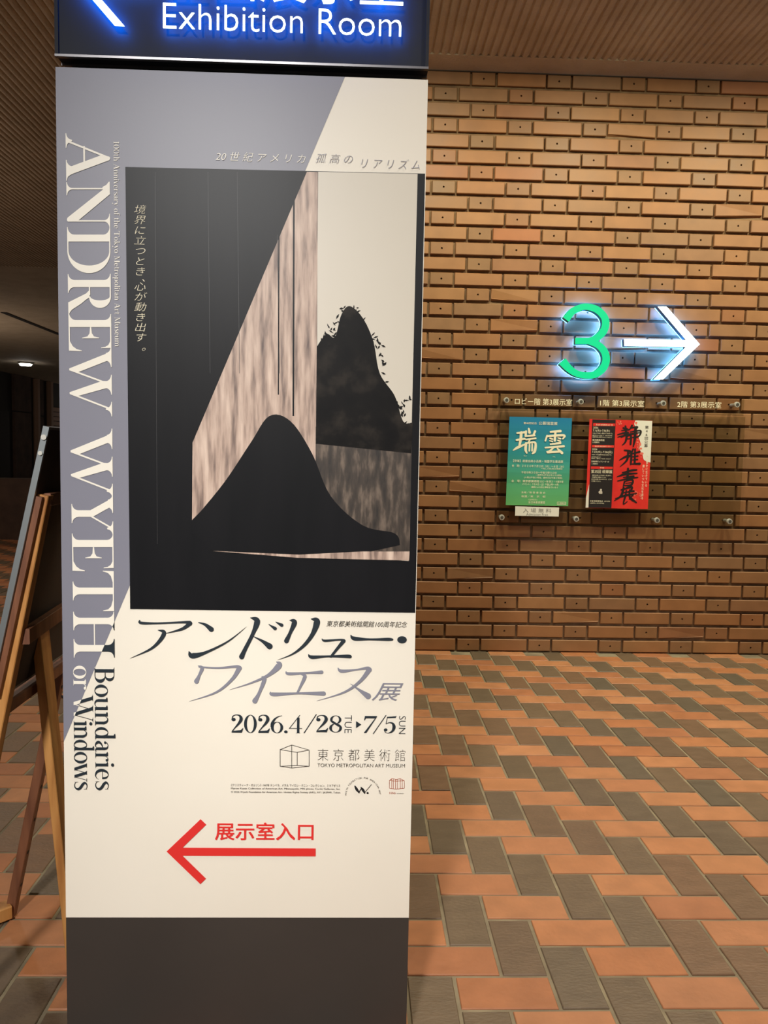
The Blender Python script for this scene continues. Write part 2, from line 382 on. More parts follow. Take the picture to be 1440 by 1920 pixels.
def lay(name, T, Y, mat, parent, clean=True, **props):
    """flat print: triangles (X, Z) on the plane at depth Y facing the camera"""
    v = []; f = []
    if clean and len(T) > 1 and not any(w in name for w in FONT_PARTS): T = union(T)
    for t in T:
        a, b, c = t
        ar = (b[0]-a[0])*(c[1]-a[1])-(c[0]-a[0])*(b[1]-a[1])
        if abs(ar) < 1e-12: continue
        if ar < 0: b, c = c, b
        k = len(v); v += [(a[0], Y, a[1]), (b[0], Y, b[1]), (c[0], Y, c[1])]; f.append((k, k+1, k+2))
    if not f: return None
    return link(name, mesh_of(name, v, f, mat), parent, **props)
def solid(name, T, Yf, Yb, mats, parent, **props):
    """letters with thickness: front (0), sides (1), back (2)"""
    if name != 'glowing_letter': T = union(T)
    idx = {}; v = []; tr = []
    def vi(p):
        k = (round(p[0], 5), round(p[1], 5))
        if k not in idx: idx[k] = len(v); v.append((p[0], Yf, p[1]))
        return idx[k]
    for t in T:
        a, b, c = t
        ar = (b[0]-a[0])*(c[1]-a[1])-(c[0]-a[0])*(b[1]-a[1])
        if abs(ar) < 1e-12: continue
        if ar < 0: b, c = c, b
        q = (vi(a), vi(b), vi(c))
        if len(set(q)) == 3: tr.append(q)
    n = len(v); v += [(p[0], Yb, p[2]) for p in v]
    f = list(tr)+[(n+c, n+b, n+a) for a, b, c in tr]; mi = [0]*len(tr)+[2]*len(tr)
    E = set((t[i], t[(i+1) % 3]) for t in tr for i in range(3))
    for a, b in E:
        if (b, a) not in E: f.append((a, n+a, n+b, b)); mi.append(1)
    return link(name, mesh_of(name, v, f, mats, mi), parent, **props)

# ------------------------------------------------------------------ materials
BRICK = piece_mat('glazed_brick', [(0.0, srgb(142, 98, 64)), (0.25, srgb(150, 106, 68)), (0.45, srgb(136, 96, 64)), (0.62, srgb(148, 100, 62)), (0.9, srgb(132, 97, 68)), (1.0, srgb(148, 92, 58))],
                  0.5, 0.08, (1, 1, 1), 9, 0.10, 0.25, 90, 0.0006, 0.35)
BRICK_H = piece_mat('glazed_header_brick', [(0.0, srgb(136, 95, 62)), (0.3, srgb(128, 94, 64)), (0.5, srgb(142, 98, 62)), (0.75, srgb(130, 95, 65)), (1.0, srgb(140, 92, 58))],
                    0.5, 0.08, (1, 1, 1), 9, 0.10, 0.25, 90, 0.0006, 0.35)
MORTAR = noise_color(new_mat('mortar', srgb(120, 92, 66), 0.9), [srgb(96, 72, 50), srgb(136, 106, 76)], 14, bump=0.4, bump_scale=120)
TILE_O = piece_mat('orange_paver', [(0.0, srgb(164, 110, 76)), (0.3, srgb(174, 118, 80)), (0.55, srgb(168, 108, 70)), (0.8, srgb(158, 102, 70)), (1.0, srgb(180, 124, 86))],
                   0.5, 0.07, (1, 1, 1), 14, 0.12, 0.5, 70, 0.0018, 0.4)
TILE_D = piece_mat('dark_paver', [(0.0, srgb(98, 82, 64)), (0.3, srgb(110, 90, 70)), (0.5, srgb(92, 82, 68)), (0.75, srgb(116, 88, 66)), (1.0, srgb(104, 84, 66))],
                   0.45, 0.07, (1, 2.2, 1), 14, 0.12, 0.6, 70, 0.002, 0.45)
GROUT = noise_color(new_mat('grout', srgb(130, 116, 92), 0.9), [srgb(104, 92, 74), srgb(146, 132, 106)], 9, bump=0.3, bump_scale=140)
CEILM = noise_color(new_mat('ribbed_plaster', srgb(176, 158, 134), 0.85), [srgb(168, 150, 126), srgb(184, 166, 142)], 5, bump=0.9, bump_scale=70, bump_dist=0.006)
BOARD = noise_color(new_mat('board_cream', srgb(236, 228, 212), 0.42), [srgb(234, 226, 210), srgb(239, 232, 217)], 2.0, bump=0.03, bump_scale=200)
GREY = noise_color(new_mat('print_grey', srgb(128, 128, 141), 0.42), [srgb(126, 126, 139), srgb(131, 131, 143)], 2.0, bump=0.03, bump_scale=200)
WHITE = new_mat('print_white', srgb(240, 234, 220), 0.42)
DARK = new_mat('print_dark_teal', srgb(34, 44, 52), 0.42)
SLATE = new_mat('print_slate', srgb(132, 132, 144), 0.42)
INK = new_mat('print_ink', srgb(30, 30, 32), 0.45)
RED = new_mat('print_red', srgb(222, 48, 44), 0.45)
COPPER = new_mat('print_copper', srgb(170, 84, 58), 0.5)
BLACKP = noise_color(new_mat('print_black', srgb(26, 28, 34), 0.4), [srgb(15, 16, 19), srgb(22, 22, 25)], 3, stretch=(6, 1, 1))
BLACKP.node_tree.nodes['Principled BSDF'].inputs['Specular IOR Level'].default_value = 0.22
TAN = noise_color(new_mat('print_wood_tan', srgb(190, 165, 148), 0.45), [srgb(96, 78, 72), srgb(186, 160, 144), srgb(222, 198, 180)], 9, 8, (9, 1, 1.1))
SKYP = noise_color(new_mat('print_pale_sky', srgb(214, 206, 190), 0.42), [srgb(210, 202, 186), srgb(219, 211, 196)], 2)
HILL = noise_color(new_mat('print_dark_hill', srgb(36, 32, 30), 0.45), [srgb(12, 11, 12), srgb(20, 18, 17), srgb(46, 41, 36)], 26, 8, (1, 1, 1))
HILL.node_tree.nodes['Principled BSDF'].inputs['Specular IOR Level'].default_value = 0.15
GRASSP = noise_color(new_mat('print_brown_slope', srgb(80, 68, 58), 0.45), [srgb(34, 29, 26), srgb(66, 56, 48), srgb(122, 106, 92)], 20, 8, (4, 1, 1.0))
PLINTH = noise_color(new_mat('plinth_brown', srgb(56, 51, 47), 0.5), [srgb(52, 47, 43), srgb(60, 54, 49)], 3)
POST = new_mat('post_black', srgb(34, 36, 42), 0.5)
CASE = new_mat('sign_case', srgb(30, 33, 42), 0.6, spec=0.25)
CASE_TRIM = new_mat('sign_trim', srgb(120, 118, 120), 0.3, 0.9)
GLOW_W = new_mat('lit_white', (0.9, 0.95, 1, 1), 0.4, emit=(0.78, 0.93, 1.0, 1), emit_s=2.2)
GLOW_B = new_mat('lit_blue_back', (0.1, 0.3, 0.8, 1), 0.4, emit=(0.005, 0.17, 1.0, 1), emit_s=62)
GLOW_BS = new_mat('lit_blue_side', (0.2, 0.5, 0.9, 1), 0.4, emit=(0.03, 0.28, 1.0, 1), emit_s=2.0)
GREEN = new_mat('lit_green', (0.0, 0.05, 0.02, 1), 0.4, emit=(0.0, 0.74, 0.28, 1), emit_s=1.0)
GREEN_SIDE = new_mat('green_side', srgb(20, 110, 78), 0.4)
ARROW_SIDE = new_mat('arrow_side', srgb(70, 96, 110), 0.4)
GLOW_BACK = new_mat('lit_pale_back', (0.6, 0.8, 1, 1), 0.4, emit=(0.05, 0.30, 1.0, 1), emit_s=34)
METAL = new_mat('brushed_steel', srgb(205, 202, 192), 0.5, 0.55)
ALU = new_mat('aluminium', srgb(150, 156, 158), 0.42, 0.75)
PANEL_BACK = noise_color(new_mat('panel_back', srgb(52, 42, 36), 0.7), [srgb(44, 36, 32), srgb(60, 49, 42)], 4)
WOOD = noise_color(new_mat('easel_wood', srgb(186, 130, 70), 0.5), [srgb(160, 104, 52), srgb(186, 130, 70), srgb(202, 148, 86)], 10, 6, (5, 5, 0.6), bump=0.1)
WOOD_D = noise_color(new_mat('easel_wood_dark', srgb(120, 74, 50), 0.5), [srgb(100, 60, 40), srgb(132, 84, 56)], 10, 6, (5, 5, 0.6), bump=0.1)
RUBBER = new_mat('black_rubber', srgb(22, 20, 20), 0.6)
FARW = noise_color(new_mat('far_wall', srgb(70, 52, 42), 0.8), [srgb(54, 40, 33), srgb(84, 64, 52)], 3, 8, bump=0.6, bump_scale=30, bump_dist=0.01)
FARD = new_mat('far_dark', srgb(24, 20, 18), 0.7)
FARP = new_mat('far_post', srgb(150, 118, 96), 0.6)
PAPER = new_mat('paper_white', srgb(222, 218, 208), 0.7)
PAPER_INK = new_mat('paper_grey_ink', srgb(96, 92, 86), 0.7)
PRED = noise_color(new_mat('paper_red', srgb(214, 40, 34), 0.5), [srgb(224, 52, 38), srgb(206, 30, 30)], 8)
PBLACK = new_mat('paper_black', srgb(28, 22, 22), 0.5)
CREAM_INK = new_mat('cream_ink', srgb(238, 228, 200), 0.6)

# acrylic plate: clear sheet with a faint warm tint and a polished surface
GLASS = bpy.data.materials.new('clear_acrylic'); GLASS.use_nodes = True
_nt = GLASS.node_tree; _nt.nodes.clear()
_o = _nt.nodes.new('ShaderNodeOutputMaterial'); _m = _nt.nodes.new('ShaderNodeMixShader'); _t = _nt.nodes.new('ShaderNodeBsdfTransparent'); _g = _nt.nodes.new('ShaderNodeBsdfGlossy')
_l = _nt.nodes.new('ShaderNodeLayerWeight'); _l.inputs[0].default_value = 0.06
_t.inputs[0].default_value = (0.83, 0.84, 0.80, 1); _g.inputs['Roughness'].default_value = 0.05; _g.inputs[0].default_value = (1, 1, 1, 1)
_nt.links.new(_l.outputs['Fresnel'], _m.inputs[0]); _nt.links.new(_t.outputs[0], _m.inputs[1]); _nt.links.new(_g.outputs[0], _m.inputs[2]); _nt.links.new(_m.outputs[0], _o.inputs[0])

# ------------------------------------------------------------------ floor
A = 0.107394; XF = 0.228723; YF = 2.103738
floor_mb = MB(); floor_mb.box(-12, 4.5, -4, 30, -0.06, -0.0035)
floor = floor_mb.build('floor', GROUT, kind='structure')
def chamfer_box(lx, ly, h, c, jx=0.0):
    """a paver: top face chamfered, no underside"""
    v = [(-lx/2, -ly/2, -h), (lx/2, -ly/2, -h), (lx/2, ly/2, -h), (-lx/2, ly/2, -h),
         (-lx/2, -ly/2, -c), (lx/2, -ly/2, -c), (lx/2, ly/2, -c), (-lx/2, ly/2, -c),
         (-lx/2+c, -ly/2+c, 0), (lx/2-c, -ly/2+c, 0), (lx/2-c, ly/2-c, 0), (-lx/2+c, ly/2-c, 0)]
    f = [(0, 1, 5, 4), (1, 2, 6, 5), (2, 3, 7, 6), (3, 0, 4, 7), (4, 5, 9, 8), (5, 6, 10, 9), (6, 7, 11, 10), (7, 4, 8, 11), (8, 9, 10, 11)]
    return v, f
G = 0.0085
vO, fO = chamfer_box(2*A-G, A-G, 0.012, 0.0018); vD, fD = chamfer_box(A-G, 2*A-G, 0.012, 0.0018)
meO = mesh_of('paving_tile', vO, fO, TILE_O); meD = mesh_of('paving_tile', vD, fD, TILE_D)
X_POST0, X_POST1 = -0.5416, 0.1084
def seen(px):
    if px is None: return False
    x, y = px
    if not (-20 < x < 1460 and -20 < y < 1945): return False
    return not (135 < x < 755)
pieces = []
for j in range(-78, 14):
    for i in range(-62, 42):
        k = (i-j) % 4
        if k == 0: cx, cy, kind = XF+A*(i+1), YF-A*(j+0.5), 0
        elif k == 2:
            # lower half of a dark paver: it covers rows j-1 and j
            cx, cy, kind = XF+A*(i+0.5), YF-A*j, 1
        else: continue
        if cy > D-0.0 and cx > -0.75 or cy < 0.55 or cx > 3.0: continue
        if cy > 9.7 or cx < -6: continue
        pieces.append((cx, cy, kind, to_px((cx, cy, 0))))
vis = sorted([p for p in pieces if seen(p[3]) and p[1] < (4.6 if p[0] > 0 else 6.0)], key=lambda p: p[1])
kept = {0: 0, 1: 0}; chosen = set(); 
for p in vis:
    if sum(kept.values()) < 298:
        kept[p[2]] += 1; chosen.add(id(p))
rest = {0: MB(), 1: MB()}
for p in pieces:
    rz = random.uniform(-0.006, 0.006); dz = random.uniform(-0.0008, 0.0008)
    if id(p) in chosen:
        o = link('paving_tile', meD if p[2] else meO, floor, (p[0], p[1], dz)); o.rotation_euler = (random.uniform(-0.003, 0.003), random.uniform(-0.003, 0.003), rz)
    else:
        v, f = (vD, fD) if p[2] else (vO, fO)
        rest[p[2]].poly([(a*cos(rz)-b*sin(rz)+p[0], a*sin(rz)+b*cos(rz)+p[1], c+dz) for a, b, c in v], f)
rest[0].build('paving_tiles_orange', TILE_O, floor, kind='stuff')
rest[1].build('paving_tiles_dark', TILE_D, floor, kind='stuff')

# ------------------------------------------------------------------ brick wall
P = 0.420923; RH = 0.084; X0 = 0.651185; Z_LAST = 0.0408
WX0, WX1 = -0.62, 3.0
mb = MB(); mb.box(WX0, WX1, D+0.020, D+0.30, -0.01, CEIL+0.02)
wall = mb.build('wall_back', MORTAR, kind='structure')
def brick_geo(w, h, dep=0.026, c=0.003, hole=False):
    v = [(-w/2, dep, -h/2), (w/2, dep, -h/2), (w/2, dep, h/2), (-w/2, dep, h/2),
         (-w/2, c, -h/2), (w/2, c, -h/2), (w/2, c, h/2), (-w/2, c, h/2),
         (-w/2+c, 0, -h/2+c), (w/2-c, 0, -h/2+c), (w/2-c, 0, h/2-c), (-w/2+c, 0, h/2-c)]
    f = [(4, 5, 1, 0), (5, 6, 2, 1), (6, 7, 3, 2), (7, 4, 0, 3), (8, 9, 5, 4), (9, 10, 6, 5), (10, 11, 7, 6), (11, 8, 4, 7)]
    if not hole:
        f.append((8, 11, 10, 9)[::-1]); return v, f
    r = 0.0056; n = 8
    ringf = [len(v)+i for i in range(n)]
    v += [(r*cos(2*pi*(i+0.5)/n), 0, r*sin(2*pi*(i+0.5)/n)) for i in range(n)]
    ringb = [len(v)+i for i in range(n)]
    v += [(r*cos(2*pi*(i+0.5)/n), 0.02, r*sin(2*pi*(i+0.5)/n)) for i in range(n)]
    cor = [10, 11, 8, 9]  # quadrant corners
    for i in range(n):
        a, b = ringf[i], ringf[(i+1) % n]
        f.append((a, b, ringb[(i+1) % n], ringb[i]))
        f.append((b, a, cor[int(((i+0.5)/n*4)) % 4]))
    for qd in range(4):
        # triangle between two neighbouring corners and the ring vertex at the quadrant border
        k = ringf[(int(n/4)*(qd+1)) % n]
        f.append((cor[qd], k, cor[(qd+1) % 4]))
    return v, f
SW, HW, BH = 0.2690, 0.1290, 0.0675
def chip(v, side, sx=0.012, sz=0.012):
    """knock a lower corner off"""
    v = [list(p) for p in v]
    for i in ((8, 4) if side < 0 else (9, 5)):
        v[i][2] += sz; 
    for i in ((8,) if side < 0 else (9,)):
        v[i][0] += -side*sx*0.2; v[i][1] += 0.006
    return [tuple(p) for p in v]
bv, bf = brick_geo(SW, BH); hv, hf = brick_geo(HW, BH, hole=True)
me_b = mesh_of('brick', bv, bf, BRICK); me_h = mesh_of('header_brick', hv, hf, BRICK_H)
me_cl = mesh_of('chipped_brick', chip(bv, -1), bf, BRICK); me_cr = mesh_of('chipped_brick', chip(bv, 1), bf, BRICK)
GAPX = (P-SW-HW)/2
rest_b, rest_h = MB(), MB()
cand = []
for row in range(0, 39):
    z = Z_LAST+RH*(38-row)
    off = 0 if row % 2 == 0 else P/2
    for n in range(-6, 8):
        xh = X0+P*n+off                      # header centre (with the dowel hole)
        xs = xh+P/2                          # stretcher centre to its right
        for kind, x, w in ((1, xh, HW), (0, xs, SW)):
            if x-w/2 < WX0-0.05 or x+w/2 > WX1+0.05: continue
            cand.append((kind, x, z))
counts = {0: 0, 1: 0}
for kind, x, z in cand:
    dy = random.uniform(-0.0015, 0.0015) + (0.0012 if kind else 0)
    dx = random.uniform(-0.001, 0.001); rot = random.uniform(-0.004, 0.004)
    px = to_px((x, D, z))
    if px and 690 < px[0] < 1510 and counts[kind] < 298:
        counts[kind] += 1
        r = random.random()
        me = me_h if kind else (me_cl if r < 0.03 else me_cr if r < 0.06 else me_b)
        o = link('header_brick' if kind else 'brick', me, wall, (x+dx, D+dy, z))
        o.rotation_euler = (0, rot, random.uniform(-0.006, 0.006))
    else:
        (rest_h if kind else rest_b).poly([(a+x+dx, b+D+dy, c+z) for a, b, c in (hv if kind else bv)], hf if kind else bf)
# the end return of the wall, beyond the sign post
for row in range(39):
    z = Z_LAST+RH*(38-row)
    for yy in (D+0.075, D+0.215):
        rest_h.box(WX0-0.006, WX0+0.03, yy-HW/2, yy+HW/2, z-BH/2, z+BH/2)
rest_b.build('bricks', BRICK, wall, kind='stuff'); rest_h.build('header_bricks', BRICK_H, wall, kind='stuff')
# thin shadow-gap trim where the wall meets the ceiling
mb = MB(); mb.box(WX0, WX1, D-0.006, D+0.02, CEIL-0.006, CEIL+0.01)
mb.build('trim_1', new_mat('trim_dark', srgb(70, 60, 48), 0.7), kind='structure')

# ------------------------------------------------------------------ ceiling: moulded ribs running towards the wall, flat margin along it
RP = 0.0432; XR0, XR1 = -7.0, 4.2
prof = []
nr = int((XR1-XR0)/RP)
for i in range(nr):
    x = XR0+i*RP
    for t, dz in ((0.0, 0.011), (0.10, 0.0085), (0.24, 0.002), (0.42, 0.0), (0.60, 0.0), (0.80, 0.002), (0.93, 0.0085)):
        prof.append((x+t*RP, CEIL-0.002+dz))
prof.append((XR1, CEIL+0.009))
mb = MB()
n = len(prof)
def rib_block(y0, y1, xa, xb):
    pr = [p for p in prof if xa <= p[0] <= xb]; n = len(pr)
    ys = [y0+(y1-y0)*k/4 for k in range(5)]
    mb.poly([(x, y, z) for y in ys for x, z in pr], [(r*n+i, (r+1)*n+i, (r+1)*n+i+1, r*n+i+1) for r in range(4) for i in range(n-1)])
rib_block(-4.0, D-0.17, XR0, XR1)
rib_block(D-0.17, 9.8, XR0, WX0-0.2)
mb.box(WX0-0.2, XR1, D-0.175, D+0.32, CEIL-0.0022, CEIL+0.05)
mb.box(-16, XR1, 9.8, 32, CEIL-0.001, CEIL+0.05)
mb.box(-16, XR0, -4, 9.8, CEIL-0.001, CEIL+0.05)
mb.box(-16, XR1, -4, 32, CEIL+0.05, CEIL+0.10)
mb.build('ceiling', CEILM, kind='structure')

# ------------------------------------------------------------------ dim lobby to the left, far away
# rough-faced wall running away along the lobby, and the low parapet in front of it
pW = at_z(55, 707, CEIL); XW = pW[0]
def wy(px):   # depth at which the view through column px meets the wall plane
    d = tuple(FW[i]*F_PX+RT[i]*(px-720)-UP[i]*(760-960) for i in range(3)); return XW*d[1]/d[0]
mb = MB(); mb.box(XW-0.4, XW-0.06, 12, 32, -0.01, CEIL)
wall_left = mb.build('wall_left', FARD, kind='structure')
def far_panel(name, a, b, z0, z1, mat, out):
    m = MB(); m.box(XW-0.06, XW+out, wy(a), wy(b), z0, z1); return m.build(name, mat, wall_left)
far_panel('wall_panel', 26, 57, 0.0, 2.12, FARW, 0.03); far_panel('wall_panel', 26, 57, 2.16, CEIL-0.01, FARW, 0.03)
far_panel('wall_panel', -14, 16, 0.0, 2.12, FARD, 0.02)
far_panel('post', 65.5, 69.5, 0.0, CEIL-0.01, FARP, 0.10)
far_panel('wall_panel', 70.5, 81, 0.0, 2.05, FARW, 0.02); far_panel('wall_panel', 70.5, 81, 2.10, CEIL-0.01, FARW, 0.02)
far_panel('post', 90.5, 94.5, 0.0, CEIL-0.01, FARP, 0.10)
# brick courses glimpsed beyond the second post
for k in range(9):
    m = MB(); m.box(XW-0.06, XW+0.01+0.012*(k % 2), wy(95.5), wy(130), 1.0+k*0.16, 1.0+k*0.16+0.14); m.build('brick_course', BRICK, wall_left)
pz = at(60, 898, 9.66)[2]
mb = MB(); mb.box(-7.5, -1.9, 9.66, 9.9, -0.01, pz)
mb.build('low_wall', FARW, kind='structure', label='low dark rough-faced wall at the far side of the tiled floor', category='wall')
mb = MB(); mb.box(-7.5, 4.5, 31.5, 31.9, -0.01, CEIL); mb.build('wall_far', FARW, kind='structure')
# shadow gap in the smooth far ceiling
a = at_z(6, 585, CEIL); b = at_z(112, 627, CEIL)
mb = MB(); mb.bar((a[0], a[1], CEIL-0.004), (b[0], b[1], CEIL-0.004), 0.09, 0.012, (0, 0, 1)); mb.build('trim_2', FARD, kind='structure')
def far_light(px, py, r, label, strength):
    p = at_z(px, py, CEIL)
    e = empty('ceiling_light', label, 'light', (p[0], p[1], CEIL))
    m = MB(); m.cyl((0, 0, 0), (0, 0, -0.05), r, 24, r*0.92); m.build('trim_ring', METAL, e)
    lm = new_mat('far_lamp_glow', (1, 1, 1, 1), 0.5, emit=(1.0, 0.97, 0.9, 1), emit_s=strength)
    m = MB(); m.cyl((0, 0, -0.051), (0, 0, -0.09), r*0.8, 24, r*0.7); m.build('diffuser', lm, e)
far_light(48, 679, 0.19, 'small bright round downlight in the dark far ceiling', 30)
far_light(111, 751, 0.20, 'faint lamp half hidden behind the sign post edge', 12)

# ------------------------------------------------------------------ sign post with the exhibition poster
BX0, BX1 = X_POST0, X_POST1
SB = at(450, 118.0, BOARD_Y)[2]
BT, BB = at(450, 137.5, BOARD_Y)[2], at(450, 1720.5, BOARD_Y)[2]
post = empty('exhibition_sign_post', 'tall cream and grey poster post with black picture in the foreground', 'sign', ((BX0+BX1)/2, BOARD_Y+0.15, 0))
def on_post(o):
    o.location = (o.location[0]-post.location[0], o.location[1]-post.location[1], o.location[2]); return o
mb = MB(); mb.box(BX0+0.004, BX1-0.004, BOARD_Y+0.006, BOARD_Y+0.27, 0.0, BT-0.004)
on_post(mb.build('post_body', POST, post))
mb = MB(); mb.box(BX0, BX1, BOARD_Y, BOARD_Y+0.006, BB, BT)
on_post(mb.build('poster_panel', BOARD, post, label='cream poster panel'))
mb = MB(); mb.box(BX0, BX1, BOARD_Y, BOARD_Y+0.006, 0.0, BB-0.0012)
on_post(mb.build('plinth_panel', PLINTH, post, label='plain dark brown panel at the foot'))
mb = MB(); mb.box(BX0+0.016, BX1-0.008, BOARD_Y+0.035, BOARD_Y+0.25, BT-0.004, SB+0.002)
on_post(mb.build('neck', POST, post))
Y1, Y2, Y3, Y4 = (BOARD_Y-0.0004*k for k in (1, 2, 3, 4))
def px2(Y, x, y, o=(0, 0), s=1.0):
    p = at(o[0]+x*s, o[1]+y*s, Y); return (p[0], p[2])
def pxs(T, Y, o=(0, 0), s=1.0): return [tuple(px2(Y, p[0], p[1], o, s) for p in t) for t in T]
# diagonal between grey and cream
da, db = px2(Y1, 646, 146), px2(Y1, 125.3, 1377)
KD = (da[0]-db[0])/(da[1]-db[1])
xt = da[0]+KD*(BT-da[1]); zt = da[1]+(BX0-da[0])/KD
GREYSIDE = lambda p: (da[0]+KD*(p[1]-da[1])) - p[0]
DARKSIDE = lambda p: -GREYSIDE(p)
def P_(name, T, Y, mat, **props):
    o = lay(name, T, Y, mat, post, **props)
    if o: on_post(o)
    return o
P_('grey_field', fill_poly([(BX0, BT), (xt, BT), (BX0, zt)]), Y1, GREY, label='grey violet corner field')
# the picture, a plain abstract composition of the same tones
PICT = [(235, 313), (797, 325.5), (778.5, 1149), (244, 1142)]
P_('picture_ground', fill_poly([px2(Y2, *p) for p in PICT]), Y2, BLACKP, label='black ground of the picture')
P_('picture_sky', fill_poly([px2(Y3, *p) for p in [(596.5, 322), (783, 326), (766, 1052), (591, 1040)]]), Y3, SKYP, label='pale sky tone')
P_('picture_wedge', fill_poly([px2(Y3, *p) for p in [(575.5, 322), (596, 322.5), (593, 1000), (500, 1000), (400, 935), (360, 975), (361, 830)]]), Y3, TAN, label='mottled wood tan wedge')
YP = BOARD_Y-0.0014
def smoothed(pts, n=6):
    Q = []
    E = [pts[0]]+pts+[pts[-1]]
    for i in range(1, len(E)-2):
        for q in range(n):
            t = q/n
            Q.append(tuple(0.5*((2*E[i][c])+(-E[i-1][c]+E[i+1][c])*t+(2*E[i-1][c]-5*E[i][c]+4*E[i+1][c]-E[i+2][c])*t*t+(-E[i-1][c]+3*E[i][c]-3*E[i+1][c]+E[i+2][c])*t**3) for c in (0, 1)))
    return Q+[pts[-1]]
hill = smoothed([(594, 650), (612, 626), (628, 632), (640, 590), (656, 574), (680, 596), (700, 640), (712, 700), (740, 742), (756, 790), (774, 792)])
P_('picture_slope', fill_poly([px2(YP, *p) for p in [(592, 800), (772, 830), (768, 1048), (591, 1040)]]), YP, GRASSP, label='streaky brown slope')
P_('picture_hills', fill_poly([px2(YP-0.0002, *p) for p in hill+[(771, 850), (592, 832)]]), YP-0.0002, HILL, label='dark hill silhouette')
T = []
random.seed(21)
for cx, cy, rx, ry, k in ((655, 640, 30, 62, 70), (618, 690, 22, 70, 50), (690, 690, 34, 60, 60), (720, 780, 40, 40, 60), (765, 770, 14, 26, 18)):
    for i in range(k):
        a = random.uniform(0, 2*pi); q = random.uniform(0.75, 1.15); x, y = cx+rx*q*cos(a), cy+ry*q*sin(a)
        if not 598 < x < 772: continue
        b = random.uniform(0, pi); l = random.uniform(5, 11); T += stroke([(x-l*cos(b)/2, y-l*sin(b)/2, 0.5), (x, y, random.uniform(2, 4.5)), (x+l*cos(b)/2, y+l*sin(b)/2, 0.5)], False, False)
P_('picture_leaves', [tuple(px2(YP-0.0003, *p) for p in t) for t in T], YP-0.0003, HILL, clean=True, kind='stuff')
mound = smoothed([(360, 978), (420, 905), (470, 830), (505, 780), (545, 790), (585, 850), (620, 930), (680, 985), (740, 1000), (750, 1022)])
P_('picture_mound', fill_poly([px2(YP-0.0004, *p) for p in mound+[(640, 1046), (400, 1034), (360, 1000)]]), YP-0.0004, BLACKP, label='black rounded mound')
P_('picture_strip', fill_poly([px2(YP-0.0006, *p) for p in [(398, 1033), (560, 1040), (680, 1034), (768, 1034), (767, 1051), (560, 1046)]]), YP-0.0006, TAN, label='thin tan strip')
# fine panel lines in the dark and in the wedge
lines = []
for x in (291, 390, 445, 520): lines += seg(x, 322 if x < 500 else 440, x+4, 1020 if x < 360 else 700, 0.8)
P_('picture_lines', pxs(lines, YP), YP, new_mat('print_faint_line', srgb(48, 47, 48), 0.45))
P_('picture_dark_lines', pxs(seg(551, 372, 550, 780, 3.2)+seg(523, 440, 522, 740, 2.2), YP), YP, BLACKP)

